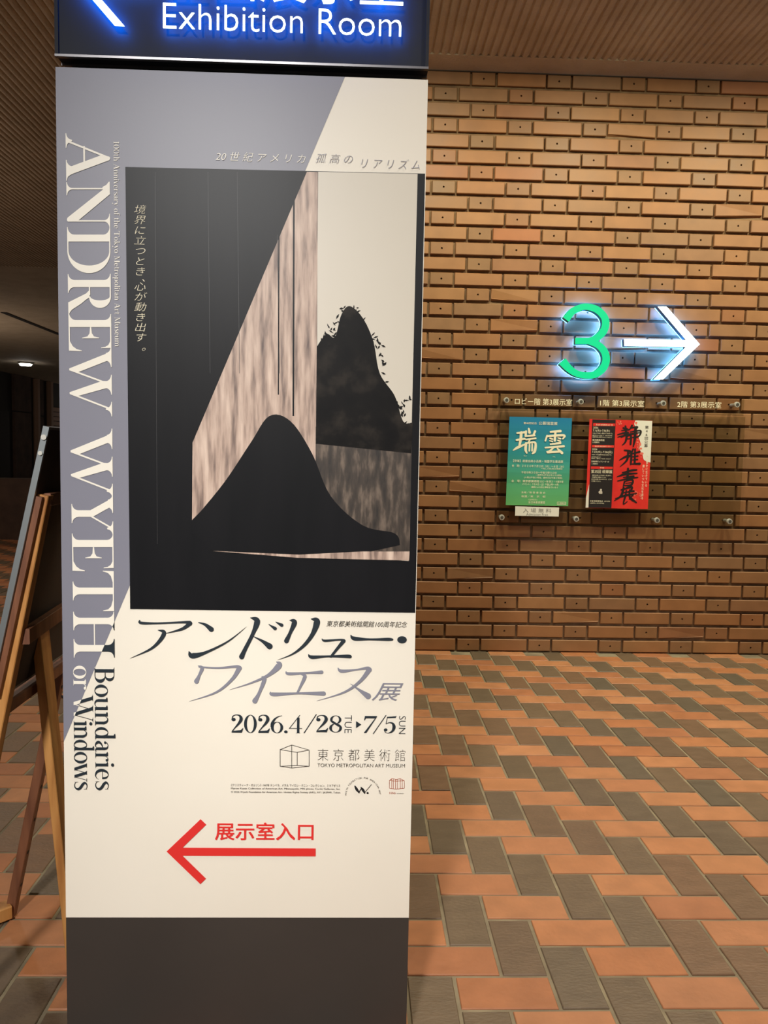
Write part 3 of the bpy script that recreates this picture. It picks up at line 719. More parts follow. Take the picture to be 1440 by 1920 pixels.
# --- ANDREW WYETH, turned a quarter: u runs down the board, v from foot to cap
def U(u, v):
    y = 240+u/6
    return (122.8+0.0159*(y-250)+v*((205.8+0.0102*(y-341))-(122.8+0.0159*(y-250))), y)
def big():
    S = 1/490
    V = 490
    T = []
    def add(tr): T.extend(tr)
    st = lambda u, w=80: add(rect(u-w/2, 0, u+w/2, V))
    def cs(u, w, left=True, right=True, e=72, b=70): add(serif(u, V, w, -1, e, b, 14, left, right))
    def bs(u, w, left=True, right=True, e=72, b=70): add(serif(u, 0, w, 1, e, b, 14, left, right))
    # A
    add(slant(140, 0, 325, 455, 24)); add(fill_poly([(303, 405), (322, 488), (340, 498), (362, 488), (520, 60), (560, 0), (420, 0), (430, 60)]))
    add(rect(205, 196, 385, 216)); bs(141, 20, e=72, b=60); add(serif(475, 0, 90, 1, 72, 62))
    # N
    add(rect(675, 0, 691, 440)); bs(683, 16, e=66, b=55)
    add(fill_poly([(605, 490), (605, 478), (640, 450), (665, 405), (690, 415), (1008, 8), (1030, 0), (1048, 6), (1040, 130), (745, 490)]))
    add(rect(1037, 10, 1053, 490)); cs(1045, 16, e=72, b=60)
    # D
    st(1238, 78); bs(1238, 78, right=False, e=84); cs(1238, 78, right=False, e=84)
    add(rect(1270, 476, 1400, 490)); add(rect(1270, 0, 1400, 14)); add(ring(1385, 245, 248, 245, 86, 14, 28, -pi/2, pi/2))
    # R
    st(1750); bs(1750, 80, e=66); cs(1750, 80, right=False, e=70)
    add(rect(1780, 476, 1900, 490)); add(rect(1780, 240, 1880, 254)); add(ring(1895, 365, 130, 125, 86, 14, 24, -pi/2, pi/2))
    add(fill_poly([(1822, 246), (1905, 246), (1930, 205), (1975, 150), (2045, 40), (2085, 12), (2085, 0), (1962, 0), (1862, 205)]))
    # E, twice
    for d in (0, 2475):
        st(2200+d); bs(2200+d, 80, right=False, e=90 if not d else 74); cs(2200+d, 80, right=False, e=66)
        add(rect(2230+d, 0, 2500+d, 14)); add(rect(2230+d, 476, 2475+d, 490)); add(rect(2230+d, 246, 2350+d, 260))
        add(fill_poly([(2505+d, 0), (2511+d, 148), (2503+d, 148), (2488+d, 90), (2455+d, 45), (2400+d, 14), (2400+d, 0)]))
        add(fill_poly([(2475+d, 490), (2400+d, 476), (2440+d, 455), (2462+d, 420), (2469+d, 372), (2477+d, 372)]))
        add(fill_poly([(2240+d, 260), (2310+d, 268), (2345+d, 290), (2358+d, 350), (2366+d, 350), (2366+d, 155), (2358+d, 155), (2345+d, 215), (2310+d, 240), (2240+d, 246)]))
    # W, twice
    for d in (0, 922):
        add(fill_poly([(2530+d, 450), (2615+d, 450), (2745+d, 108), (2722+d, 0), (2705+d, 0)])); add(serif(2575+d, 490, 90, -1, 70, 55))
        add(slant(2716+d, 0, 2860+d, 400, 20))
        add(fill_poly([(2845+d, 380), (2850+d, 470), (2915+d, 470), (3012+d, 108), (2990+d, 0), (2972+d, 0)])); add(serif(2888+d, 490, 80, -1, 72, 60))
        add(slant(2985+d, 4, 3160+d, 470, 20)); add(serif(3162+d, 490, 20, -1, 72, 60))
    # Y
    add(fill_poly([(4180, 450), (4268, 450), (4375, 248), (4375, 200), (4300, 200), (4300, 222)])); add(serif(4225, 490, 90, -1, 62, 50))
    add(rect(4300, 0, 4375, 215)); bs(4338, 76, e=70); add(slant(4365, 225, 4500, 470, 20)); add(serif(4505, 490, 22, -1, 68, 60))
    # T
    st(5208, 76); bs(5208, 76, e=68); add(rect(4985, 476, 5435, 490))
    add(fill_poly([(4985, 490), (4980, 360), (4988, 360), (5005, 420), (5040, 455), (5110, 476)]))
    add(fill_poly([(5435, 490), (5310, 476), (5380, 455), (5415, 420), (5428, 360), (5436, 360)]))
    # H
    for u in (5546, 5853): st(u, 73); bs(u, 73, e=68); cs(u, 73, e=68)
    add(rect(5570, 244, 5830, 258))
    return [tuple(px2(Y4, *U(p[0], p[1]/V)) for p in t) for t in T]
BIG = big()
P_('title_lettering', clip(BIG, GREYSIDE), Y4, WHITE, label='large off-white roman capitals')
P_('title_lettering_dark', clip(BIG, DARKSIDE), Y4, DARK, label='dark part of the last capital')
def two_tone(name, T):
    P_(name, clip(T, GREYSIDE), Y4, WHITE); P_(name+'_dark', clip(T, DARKSIDE), Y4, DARK)
def vroman(text, x0, y0, x1, y1, track=0):
    r = rect_at(Y4, x0, y0, x1, y1)
    # follow the board edge: rectangle on the board plane
    a = at(x0, y1, Y4); b = at(x1, y0, Y4)
    return fit(roman(text, track), r[0], a[2], r[2], at(x0, y0, Y4)[2], rot=True)
two_tone('subtitle_boundaries', vroman('Boundaries', 178.3, 1250.5, 217.0, 1482))
two_tone('subtitle_or', vroman('or', 137.3, 1248, 162, 1293))
two_tone('subtitle_windows', vroman('Windows', 139.0, 1302, 177.0, 1482, -30))
P_('anniversary_line', vroman('100th Anniversary of the Tokyo Metropolitan Art Museum', 212.2, 265, 226.3, 650, 20), Y4, WHITE)

def line(name, text, x0, y0, x1, y1, mat, bold=0.0, shear=0.0, o=(0, 0), s=1.0, Y=Y4, kind='sans', vertical=False, track=0, parent=None):
    T = roman(text, track) if kind == 'roman' else sans(text, bold, vertical)
    T = fit(T, *rect_at(Y, x0, y0, x1, y1, o, s), shear)
    if parent is None: return P_(name, T, Y, mat)
    return lay(name, T, Y, mat, parent)
c8, s8 = (390, 260), 420/1440
line('heading_text', '20 世 紀 ア メ リ カ', 48, 82, 628, 140, WHITE, -0.008, 0.25, c8, s8)
line('heading_text', '孤 高 の', 693, 94, 930, 154, SLATE, -0.012, 0.25, c8, s8)
line('heading_text', 'リ ア リ ズ ム', 985, 124, 1360, 186, SLATE, -0.012, 0.25, c8, s8)
T = sans('境界に立つとき、心が動き出す。', -0.012, True, 0.25)
P_('tagline_text', fit(T, *rect_at(YP-0.0002, 252, 384, 276, 657)), YP-0.0002, CREAM_INK)

# --- big katakana, brush-like strokes
o5, s5 = (240, 1150), 0.375
kt = [[(58, 36, 6), (66, 48, 14), (150, 50, 9), (285, 44, 12), (308, 50, 26)], [(310, 50, 22), (270, 78, 14), (190, 100, 2)], [(150, 84, 3), (180, 95, 20), (160, 135, 18), (110, 180, 11), (10, 225, 1)],
      [(352, 46, 3), (385, 56, 14), (416, 80, 26)], [(305, 192, 6), (322, 212, 28), (390, 195, 14), (500, 140, 8), (592, 67, 1)],
      [(612, 22, 3), (645, 38, 30), (625, 100, 19), (585, 180, 20), (568, 217, 26)], [(620, 112, 2), (670, 138, 14), (708, 165, 30)], [(704, 55, 3), (735, 76, 18)], [(738, 43, 3), (768, 59, 18)],
      [(808, 34, 3), (832, 44, 26), (812, 95, 17), (792, 138, 24)], [(915, 28, 3), (944, 40, 32), (925, 100, 22), (880, 160, 16), (820, 205, 8), (748, 233, 1)],
      [(970, 128, 4), (985, 137, 12), (1060, 132, 9), (1078, 138, 20)], [(1078, 138, 20), (1045, 178, 14), (1015, 216, 12)], [(902, 206, 4), (920, 219, 18), (1000, 215, 10), (1100, 215, 18), (1110, 218, 14)],
      [(1114, 110, 5), (1132, 126, 20), (1210, 130, 10), (1300, 130, 16), (1322, 131, 10)]]
T = []
for q in kt: T += stroke(q)
T += disc(1370, 132, 24, 18)
P_('title_katakana', pxs(T, Y4, o5, s5), Y4, DARK)
kt = [[(350, 262, 3), (370, 274, 18), (356, 310, 14), (342, 340, 24)], [(356, 268, 8), (450, 273, 9), (540, 266, 14), (556, 274, 26)], [(556, 274, 24), (520, 330, 16), (440, 395, 10), (306, 440, 1)],
      [(742, 242, 3), (755, 260, 30), (700, 310, 16), (610, 350, 8), (507, 382, 1)], [(668, 316, 3), (682, 330, 20), (655, 400, 16), (634, 438, 26)],
      [(790, 292, 5), (805, 302, 15), (900, 298, 10), (968, 294, 18)], [(866, 305, 6), (884, 316, 18), (860, 370, 12), (846, 398, 10)], [(712, 394, 5), (728, 405, 19), (850, 400, 10), (978, 401, 22)],
      [(1050, 274, 5), (1068, 289, 17), (1140, 282, 8), (1195, 274, 16), (1206, 282, 26)], [(1206, 282, 24), (1160, 340, 16), (1080, 395, 10), (943, 438, 1)], [(1112, 352, 2), (1160, 386, 14), (1200, 414, 30)]]
T = []
for q in kt: T += stroke(q)
P_('title_katakana_grey', pxs(T, Y4, o5, s5), Y4, SLATE, label='grey second line of the title')
line('title_suffix', '展', 1218, 348, 1375, 436, SLATE, 0.0, 0.35, o5, s5)
line('museum_anniversary', '東京都美術館開館100周年記念', 992, 36, 1396, 66, INK, -0.004, 0.22, o5, s5)
o6, s6 = (420, 1320), 0.25
line('date_numerals', '2026.4', 55, 78, 585, 216, DARK, 0, 0, o6, s6, kind='roman', track=-15)
line('date_numerals', '/28', 596, 76, 884, 218, DARK, 0, 0.0, o6, s6, kind='roman', track=-15)
line('date_numerals', '7/5', 1048, 82, 1292, 224, DARK, 0, 0.05, o6, s6, kind='roman', track=-60)
for t, x0, y0, x1, y1 in (('TUE', 903, 84, 956, 217), ('SUN', 1310, 90, 1360, 224)):
    a = rect_at(Y4, x0, y0, x1, y1, o6, s6)
    P_('weekday_text', fit(sans(t, -0.012), *a, rot=True), Y4, DARK)
P_('date_triangle', pxs([((990, 128), (990, 180), (1030, 154))], Y4, o6, s6), Y4, DARK)
E = {'a': (420, 342), 'b': (507, 307), 'c': (638, 345), 'd': (548, 362), 'e': (420, 467), 'f': (507, 480), 'g': (638, 467), 'h': (548, 460)}
T = []
for p in ('ab', 'bc', 'cd', 'da', 'ae', 'bf', 'cg', 'dh', 'ef', 'fg', 'eh', 'hg'): T += seg(*E[p[0]], *E[p[1]], 3.6)
P_('museum_emblem', pxs(T, Y4, o6, s6), Y4, INK)
line('museum_name', '東 京 都 美 術 館', 702, 336, 1358, 424, INK, -0.018, 0, o6, s6)
line('museum_name_latin', 'TOKYO METROPOLITAN ART MUSEUM', 700, 446, 1356, 472, INK, -0.006, 0, o6, s6)
line('credit_text', '《クリスティーナ・オルソン》1947年 テンペラ、パネル マイロン・クニン・コレクション、ミネアポリス', 52, 598, 872, 618, INK, 0, 0, o6, s6)
line('credit_text', 'Myron Kunin Collection of American Art, Minneapolis, MN photo: Curtis Galleries, Inc.', 52, 626, 872, 643, INK, 0, 0, o6, s6)
line('credit_text', '© 2026 Wyeth Foundation for American Art / Artists Rights Society (ARS), NY / JASPAR, Tokyo', 52, 652, 872, 669, INK, 0, 0, o6, s6)
T = []
txt = 'WYETH FOUNDATION FOR AMERICAN ART'
for i, c in enumerate(txt):
    if c == ' ': continue
    g = sans(c); a, b, cc, d = bbox(g); ang = pi*(1.0-(i+0.3)/len(txt)); cx, cy, R = 1042, 682, 122
    for t in g:
        q = []
        for p in t:
            lx, ly = (p[0]-(a+cc)/2)*17, p[1]*17
            rr = R+ly; q.append((cx+rr*cos(ang)+lx*sin(ang), cy-(rr*sin(ang)-lx*cos(ang))))
        T.append(tuple(q))
P_('foundation_arc_text', pxs(T, Y4, o6, s6), Y4, INK)
T = stroke([(982, 616, 10), (995, 640, 20), (1012, 664, 10)])+seg(1012, 662, 1034, 626, 7)+stroke([(1028, 626, 8), (1042, 645, 20), (1054, 668, 10)])+seg(1052, 668, 1106, 603, 4)+disc(1077, 668, 8)
P_('foundation_emblem', pxs(T, Y4, o6, s6), Y4, INK)
T = []
for p in (((1240, 572), (1262, 558)), ((1262, 558), (1290, 566)), ((1290, 566), (1322, 560)), ((1322, 560), (1352, 574)), ((1240, 572), (1290, 578)), ((1290, 578), (1352, 574)), ((1240, 572), (1240, 632)), ((1258, 562), (1258, 636)), ((1270, 562), (1270, 634)), ((1286, 566), (1286, 638)), ((1300, 566), (1300, 636)), ((1322, 560), (1322, 634)), ((1336, 570), (1336, 634)), ((1352, 574), (1352, 632)), ((1240, 632), (1290, 638)), ((1290, 638), (1352, 632))):
    T += seg(*p[0], *p[1], 3)
P_('anniversary_emblem', pxs(T, Y4, o6, s6), Y4, COPPER)
line('anniversary_emblem_text', '100th', 1240, 660, 1288, 676, COPPER, 0, 0, o6, s6)
line('anniversary_emblem_text', 'ANNIVERSARY', 1296, 668, 1350, 676, INK, 0, 0, o6, s6)
o7, s7 = (300, 1520), 320/1440
v = []; f = []
for q, (dx, dy) in enumerate(((0, 0), (4, 0), (4, 4), (0, 4))):      # one heavy print: the strokes laid four times, a hair apart
    for t in fit(sans('展示室入口'), *rect_at(Y4, 464+dx, 98+dy, 1290+dx, 244+dy, o7, s7)):
        k = len(v); v += [(p[0], Y4-0.00003*q, p[1]) for p in t]; f.append((k, k+1, k+2))
on_post(link('entrance_text', mesh_of('entrance_text', v, f, RED), post))
P_('red_arrow', pxs(fill_poly([(55, 345), (342, 72), (390, 118), (190, 312), (1313, 319), (1313, 386), (190, 381), (388, 574), (340, 620)]), Y4, o7, s7), Y4, RED, label='red left-pointing arrow')

# ------------------------------------------------------------------ illuminated sign box above
box = empty('illuminated_sign_box', 'dark blue-lit hanging sign box with glowing white room lettering', 'sign', ((BX0+BX1)/2, BOARD_Y+0.15, BT+0.02))
def on_box(o):
    if o: o.location = tuple(o.location[i]-box.location[i] for i in range(3))
    return o
SB = at(450, 118.0, BOARD_Y)[2]; ST = SB+0.36
sx0, sx1 = at(102.5, 60, BOARD_Y)[0], at(804, 100, BOARD_Y)[0]
mb = MB(); mb.box(sx0+0.004, sx1-0.004, BOARD_Y+0.004, BOARD_Y+0.28, SB+0.003, ST)
on_box(mb.build('casing', CASE, box))
mb = MB(); mb.box(sx0, sx1, BOARD_Y-0.002, BOARD_Y+0.006, SB, SB+0.004)
on_box(mb.build('bottom_trim', CASE_TRIM, box))
mb = MB(); mb.box(sx0, sx1, BOARD_Y+0.03, BOARD_Y+0.034, SB-0.001, SB+0.004); on_box(mb.build('bottom_trim', CASE_TRIM, box))
for xa in (sx0, sx1-0.006):
    mb = MB(); mb.box(xa, xa+0.006, BOARD_Y-0.001, BOARD_Y+0.28, SB+0.004, ST); on_box(mb.build('side_trim', CASE, box))
mb = MB(); mb.box(sx0+0.12, sx1-0.12, BOARD_Y+0.06, BOARD_Y+0.2, ST, CEIL+0.02); on_box(mb.build('hanger', POST, box))
LF, LB = BOARD_Y-0.013, BOARD_Y-0.011
def lit(name, T, Y=LF, **kw):
    on_box(solid(name, T, LF, LB, [GLOW_W, GLOW_W, GLOW_B], box, **kw))
def by_letter(text, bold, r):
    """one glowing part per letter"""
    T = sans(text, bold); F = fit(T, *r); a = 0
    for i in range(len(text)):
        b = len(sans(text[:i+1], bold))
        if b > a: lit('glowing_letter', F[a:b])
        a = b
by_letter('Exhibition Room', -0.014, rect_at(LF, 305.5, 4.8, 752, 52.5))
by_letter('企画展示室', 0.0, rect_at(LF, 302, -84, 756, -5))
lit('glowing_arrow', [tuple(px2(LF, *p) for p in t) for t in fill_poly([(138, -42), (206, -110), (225, -110), (164, -49), (285, -46), (285, -33), (160, -36), (233.2, 48.5), (214.8, 47.6)])])

# ------------------------------------------------------------------ lit numeral and arrow on the wall
NF, NB = D-0.085, D-0.045
o3, s3 = (900, 540), 0.375
num = empty('illuminated_numeral', 'green glowing numeral three standing off the brick wall', 'sign', at(1095, 640, D))
def on(e, o): o.location = tuple(o.location[i]-e.location[i] for i in range(3)); return o
spine = stroke([(430, 158, 36), (462, 118, 34), (505, 97, 32), (540, 94, 32), (585, 108, 35), (620, 142, 36), (629, 180, 37), (615, 220, 37), (580, 252, 34), (545, 265, 32)], cap=False)
spine += stroke([(545, 265, 32), (590, 284, 34), (622, 318, 37), (631, 360, 38), (616, 400, 38), (580, 430, 35), (540, 437, 32), (490, 430, 32), (448, 405, 36), (412, 366, 44)], cap=False)
spine += rect(476, 249, 550, 281)
on(num, solid('numeral_body', pxs(spine, NF, o3, s3), NF, NB, [GREEN, GREEN_SIDE, GREEN_SIDE], num, label='green lit numeral'))
on(num, solid('back_light', [tuple((p[0], p[1]) for p in t) for t in pxs(spine, NF, o3, s3)], NB+0.001, NB+0.006, [GREEN_SIDE, GLOW_BACK, GLOW_BACK], num, label='pale blue back light'))
arr = empty('illuminated_arrow', 'white glowing right-pointing arrow on the brick wall beside the green numeral', 'sign', at(1240, 640, D))
AT = pxs(fill_poly([(720, 255), (1030, 260), (888, 93), (933, 93), (1099, 281), (915, 457), (868, 458), (1029, 295), (722, 290)]), NF, o3, s3)
on(arr, solid('arrow_body', AT, NF, NB, [GLOW_W, ARROW_SIDE, ARROW_SIDE], arr, label='white lit arrow'))
on(arr, solid('back_light', AT, NB+0.001, NB+0.006, [ARROW_SIDE, GLOW_BACK, GLOW_BACK], arr, label='pale blue back light'))
for e, pts in ((num, [(585, 108), (631, 360), (490, 262), (470, 425)]), (arr, [(740, 272), (1060, 278), (930, 120), (910, 430)])):
    for p in pts:
        q = at(o3[0]+p[0]*s3, o3[1]+p[1]*s3, NB)
        m = MB(); m.cyl((q[0], NB, q[2]), (q[0], D, q[2]), 0.004, 10); on(e, m.build('standoff', METAL, e))

# ------------------------------------------------------------------ acrylic plates with standoff bolts
GY = D-0.062
def plate(name, label, x0, y0, x1, y1, pts, thick=0.005, yo=0.0):
    r = rect_at(GY+yo, x0, y0, x1, y1)
    e = empty(name, label, 'sign', (r[0], GY, r[1]))
    m = MB(); m.box(r[0], r[2], GY+yo, GY+yo+thick, r[1], r[3]); on(e, m.build('sheet', GLASS, e))
    for px, py in pts:
        q = at(px, py, GY)
        m = MB(); m.cyl((q[0], GY+yo-0.012, q[2]), (q[0], GY+yo-0.0005, q[2]), 0.0145, 24, 0.0165); b = m.build('bolt', METAL, e, smooth=False); on(e, b)
        m = MB(); m.cyl((0, 0, 0), (0, -0.002, 0), 0.009, 16); s = m.build('bolt_head', new_mat('bolt_head', srgb(110, 108, 100), 0.4, 0.8), b); s.location = (q[0], GY+yo-0.012, q[2])
        m = MB(); m.cyl((q[0], GY+yo+thick+0.0005, q[2]), (q[0], D-0.003, q[2]), 0.010, 16); on(e, m.build('standoff', METAL, e))
    return e
upper = plate('label_plate', 'narrow clear acrylic strip with white floor and room labels', 923, 738, 1394, 770, [(949, 750.5), (1088, 753.5), (1242, 756.5), (1380, 759)], yo=-0.007)
lower = plate('poster_plate', 'large clear acrylic plate holding the two posters on the brick wall', 931, 772, 1386, 984, [(940.5, 970), (1080, 973), (1231, 975.5), (1367, 977.5)])
LY = GY-0.0078
for t, x0, y0, x1, y1 in (('ロビー階 第3展示室', 174, 549, 460, 582), ('1階 第3展示室', 600, 558, 820, 590), ('2階 第3展示室', 986, 565, 1206, 597)):
    on(upper, lay('label_text', fit(sans(t, 0.0), *rect_at(LY, x0, y0, x1, y1, o3, s3)), LY, CREAM_INK, upper))

# ------------------------------------------------------------------ posters
PO, PS = (930, 770), 310/1440
PYF = GY-0.006
def sheet(name, quadpx, Yf, mats_fn, parent, folds=()):
    """thin paper through four photo corners TL TR BR BL, with soft creases"""
    nx, ny = 12, 24
    c = [px2(Yf, *p, PO, PS) for p in quadpx]
    v = []; f = []
    for j in range(ny+1):
        for i in range(nx+1):
            a, b = i/nx, j/ny
            x = (c[0][0]*(1-a)+c[1][0]*a)*(1-b)+(c[3][0]*(1-a)+c[2][0]*a)*b
            z = (c[0][1]*(1-a)+c[1][1]*a)*(1-b)+(c[3][1]*(1-a)+c[2][1]*a)*b
            dy = 0
            for fb in folds: dy += 0.0022*max(0, 1-abs(b-fb)*9)
            v.append((x, Yf+dy, z))
    for j in range(ny):
        for i in range(nx):
            k = j*(nx+1)+i; f.append((k, k+nx+1, k+nx+2, k+1))
    n = len(v); v += [(x, y+0.0007, z) for x, y, z in v]; f += [tuple(n+q for q in reversed(t)) for t in f]
    return link(name, mesh_of(name, v, f, mats_fn), parent)
# blue-green poster
GP = new_mat('paper_blue_green', srgb(40, 140, 150), 0.5)
nt, N, L, b = nodes_of(GP)
ge = N.new('ShaderNodeNewGeometry'); sp = N.new('ShaderNodeSeparateXYZ'); L.new(ge.outputs['Position'], sp.inputs[0])
mr = N.new('ShaderNodeMapRange'); L.new(sp.outputs[2], mr.inputs[0]); mr.inputs[1].default_value = at(1010, 948, PYF)[2]; mr.inputs[2].default_value = at(1010, 784, PYF)[2]
cr = N.new('ShaderNodeValToRGB'); cr.color_ramp.elements[0].color = srgb(96, 170, 100); cr.color_ramp.elements[1].color = srgb(22, 120, 165)
k2 = cr.color_ramp.elements.new(0.3); k2.color = srgb(72, 158, 118); k3 = cr.color_ramp.elements.new(0.6); k3.color = srgb(40, 142, 150)
L.new(mr.outputs[0], cr.inputs[0]); L.new(cr.outputs[0], b.inputs['Base Color'])
gp = empty('calligraphy_poster', 'blue-green folded poster with two large white brush characters', 'poster', at(1010, 948, PYF))
on(gp, sheet('poster_sheet', [(118, 52), (662, 65), (628, 832), (85, 822)], PYF, GP, gp, (0.25, 0.5, 0.75)))
TY = PYF-0.0016
def ptext(e, text, x0, y0, x1, y1, mat, bold=0.0, shear=0.0, vertical=False, name='printed_text', Y=TY):
    on(e, lay(name, fit(sans(text, min(bold, 0.008), vertical), *rect_at(Y, x0, y0, x1, y1, PO, PS), shear), Y, mat, e))
def pshape(e, T, mat, name='printed_shape', Y=TY): on(e, lay(name, pxs(T, Y, PO, PS), Y, mat, e))
ptext(gp, '第40回記念', 240, 97, 355, 117, CREAM_INK, 0.02)
ptext(gp, '公募瑞雲展', 372, 94, 535, 124, CREAM_INK, 0.03)
# brush characters
T = []
for q in ([(185, 195, 16), (250, 188, 20)], [(220, 190, 24), (215, 250, 24), (205, 300, 20)], [(180, 255, 18), (250, 245, 18)], [(150, 345, 8), (190, 320, 24), (255, 292, 12)],
          [(285, 155, 14), (292, 190, 24)], [(262, 180, 18), (258, 215, 20)], [(340, 180, 20), (325, 215, 16)], [(255, 222, 14), (335, 215, 18)],
          [(262, 252, 14), (345, 240, 16)], [(298, 248, 12), (280, 280, 14)], [(262, 285, 22), (258, 340, 22), (268, 368, 14)], [(262, 285, 14), (340, 278, 18), (338, 350, 24), (318, 372, 14)], [(292, 290, 14), (290, 350, 14)], [(315, 290, 12), (314, 350, 14)]):
    T += stroke(q)
pshape(gp, T, CREAM_INK, 'brush_character')
T = []
for q in ([(475, 185, 16), (560, 178, 24)], [(518, 182, 18), (512, 260, 22)], [(445, 218, 16), (430, 262, 14)], [(448, 222, 18), (590, 215, 20), (582, 245, 12)], [(470, 240, 12), (492, 248, 14)], [(540, 236, 12), (562, 244, 14)], [(468, 262, 10), (492, 268, 14)], [(538, 258, 12), (560, 266, 14)],
          [(475, 292, 14), (560, 282, 20)], [(430, 322, 14), (590, 310, 20)], [(505, 318, 16), (470, 350, 16), (450, 362, 20), (560, 355, 20)], [(535, 330, 14), (575, 368, 24)]):
    T += stroke(q)
pshape(gp, T, CREAM_INK, 'brush_character')
ptext(gp, 'ずい', 240, 388, 268, 400, CREAM_INK); ptext(gp, 'うん', 492, 394, 516, 406, CREAM_INK)
ptext(gp, '【併催】遊墨協員小品展・瑞雲学生書道展', 150, 424, 584, 448, CREAM_INK, 0.03)
ptext(gp, '会　期：２０２６年７月２日（木）〜８日（水）', 138, 468, 590, 490, CREAM_INK, 0.015)
ptext(gp, '〜但し６日(月)は休館日', 392, 497, 576, 514, CREAM_INK, 0.01)
ptext(gp, '午前９時３０分〜午後５時３０分', 222, 526, 528, 548, CREAM_INK, 0.02)
ptext(gp, '〜最終日は午後２時３０分閉会', 345, 552, 572, 568, CREAM_INK, 0.01)
ptext(gp, '(入場は午後５時迄、最終日は午後２時迄)', 244, 572, 576, 592, CREAM_INK, 0.01)
ptext(gp, '会　場：東京都美術館', 134, 600, 376, 622, CREAM_INK, 0.03)
ptext(gp, 'ロビー階 第３・４展示室', 386, 606, 586, 626, CREAM_INK, 0.01)
ptext(gp, 'イベント：７月４日（土）午後２時〜４時', 228, 628, 544, 650, CREAM_INK, 0.02)
ptext(gp, '講師による席上揮毫を行います', 308, 656, 540, 674, CREAM_INK, 0.01)
ptext(gp, '主催／瑞 雲 書 道 会', 220, 702, 430, 720, CREAM_INK, 0.03)
ptext(gp, '後援／東　京　都', 220, 736, 430, 754, CREAM_INK, 0.03)
ptext(gp, '公益財団法人', 280, 768, 362, 782, CREAM_INK, 0.0); ptext(gp, '全日本書道連盟', 280, 786, 426, 808, CREAM_INK, 0.03)
pshape(gp, seg(534, 796, 608, 797, 3)+seg(534, 818, 606, 819, 3)+seg(534, 796, 534, 818, 3)+seg(607, 797, 606, 819, 3), CREAM_INK); ptext(gp, '入場無料', 539, 800, 602, 815, CREAM_INK, 0.02)

# red and black poster
rp = empty('calligraphy_poster', 'red, black and white poster with black vertical brush characters', 'poster', at(1163, 952, PYF))
on(rp, sheet('poster_sheet', [(815, 72), (1362, 88), (1322, 857), (780, 846)], PYF, PRED, rp))
Y5 = PYF-0.0008
def layer(T, mat, name, Y=Y5):
    o = lay(name, pxs(T, Y, PO, PS), Y, mat, rp, clean=len(T) < 600); on(rp, o)
    if name == 'ink_spatter': o['kind'] = 'stuff'
layer(fill_poly([(840, 76), (1043, 80), (1005, 848), (805, 844)]), PBLACK, 'black_column')
layer(fill_poly([(785, 750), (811, 640), (805, 844), (780, 845)]), PAPER, 'pale_corner')
ws = smoothed([(1215, 84), (1205, 120), (1228, 160), (1238, 220), (1258, 280), (1250, 330), (1275, 380), (1290, 430), (1345, 452)])
layer(fill_poly(ws+[(1361, 90)]), PAPER, 'white_wash')
PINK = new_mat('paper_pink_wash', srgb(226, 110, 92), 0.6)
T = []
random.seed(3)
for i in range(26):
    a = random.random(); x, y = 1208+a*60+random.uniform(-14, 14), 100+a*310+random.uniform(-18, 18); T += disc(x, y, random.uniform(3, 11), n=9)
layer(T, PINK, 'ink_spatter', Y5-0.0003)
T = []
for i in range(22):
    x, y = 1225+random.gauss(0, 26), 740+random.gauss(0, 42); T += disc(x, y, random.uniform(2, 8), n=8)
for i in range(8): T += disc(1078+random.gauss(0, 14), 96+random.uniform(0, 24), random.uniform(3, 7), n=8)
layer([t for t in T if max(p[0] for p in t) < 1325], PINK, 'ink_spatter', Y5-0.0003)
BI = new_mat('brush_black', srgb(24, 16, 16), 0.5)
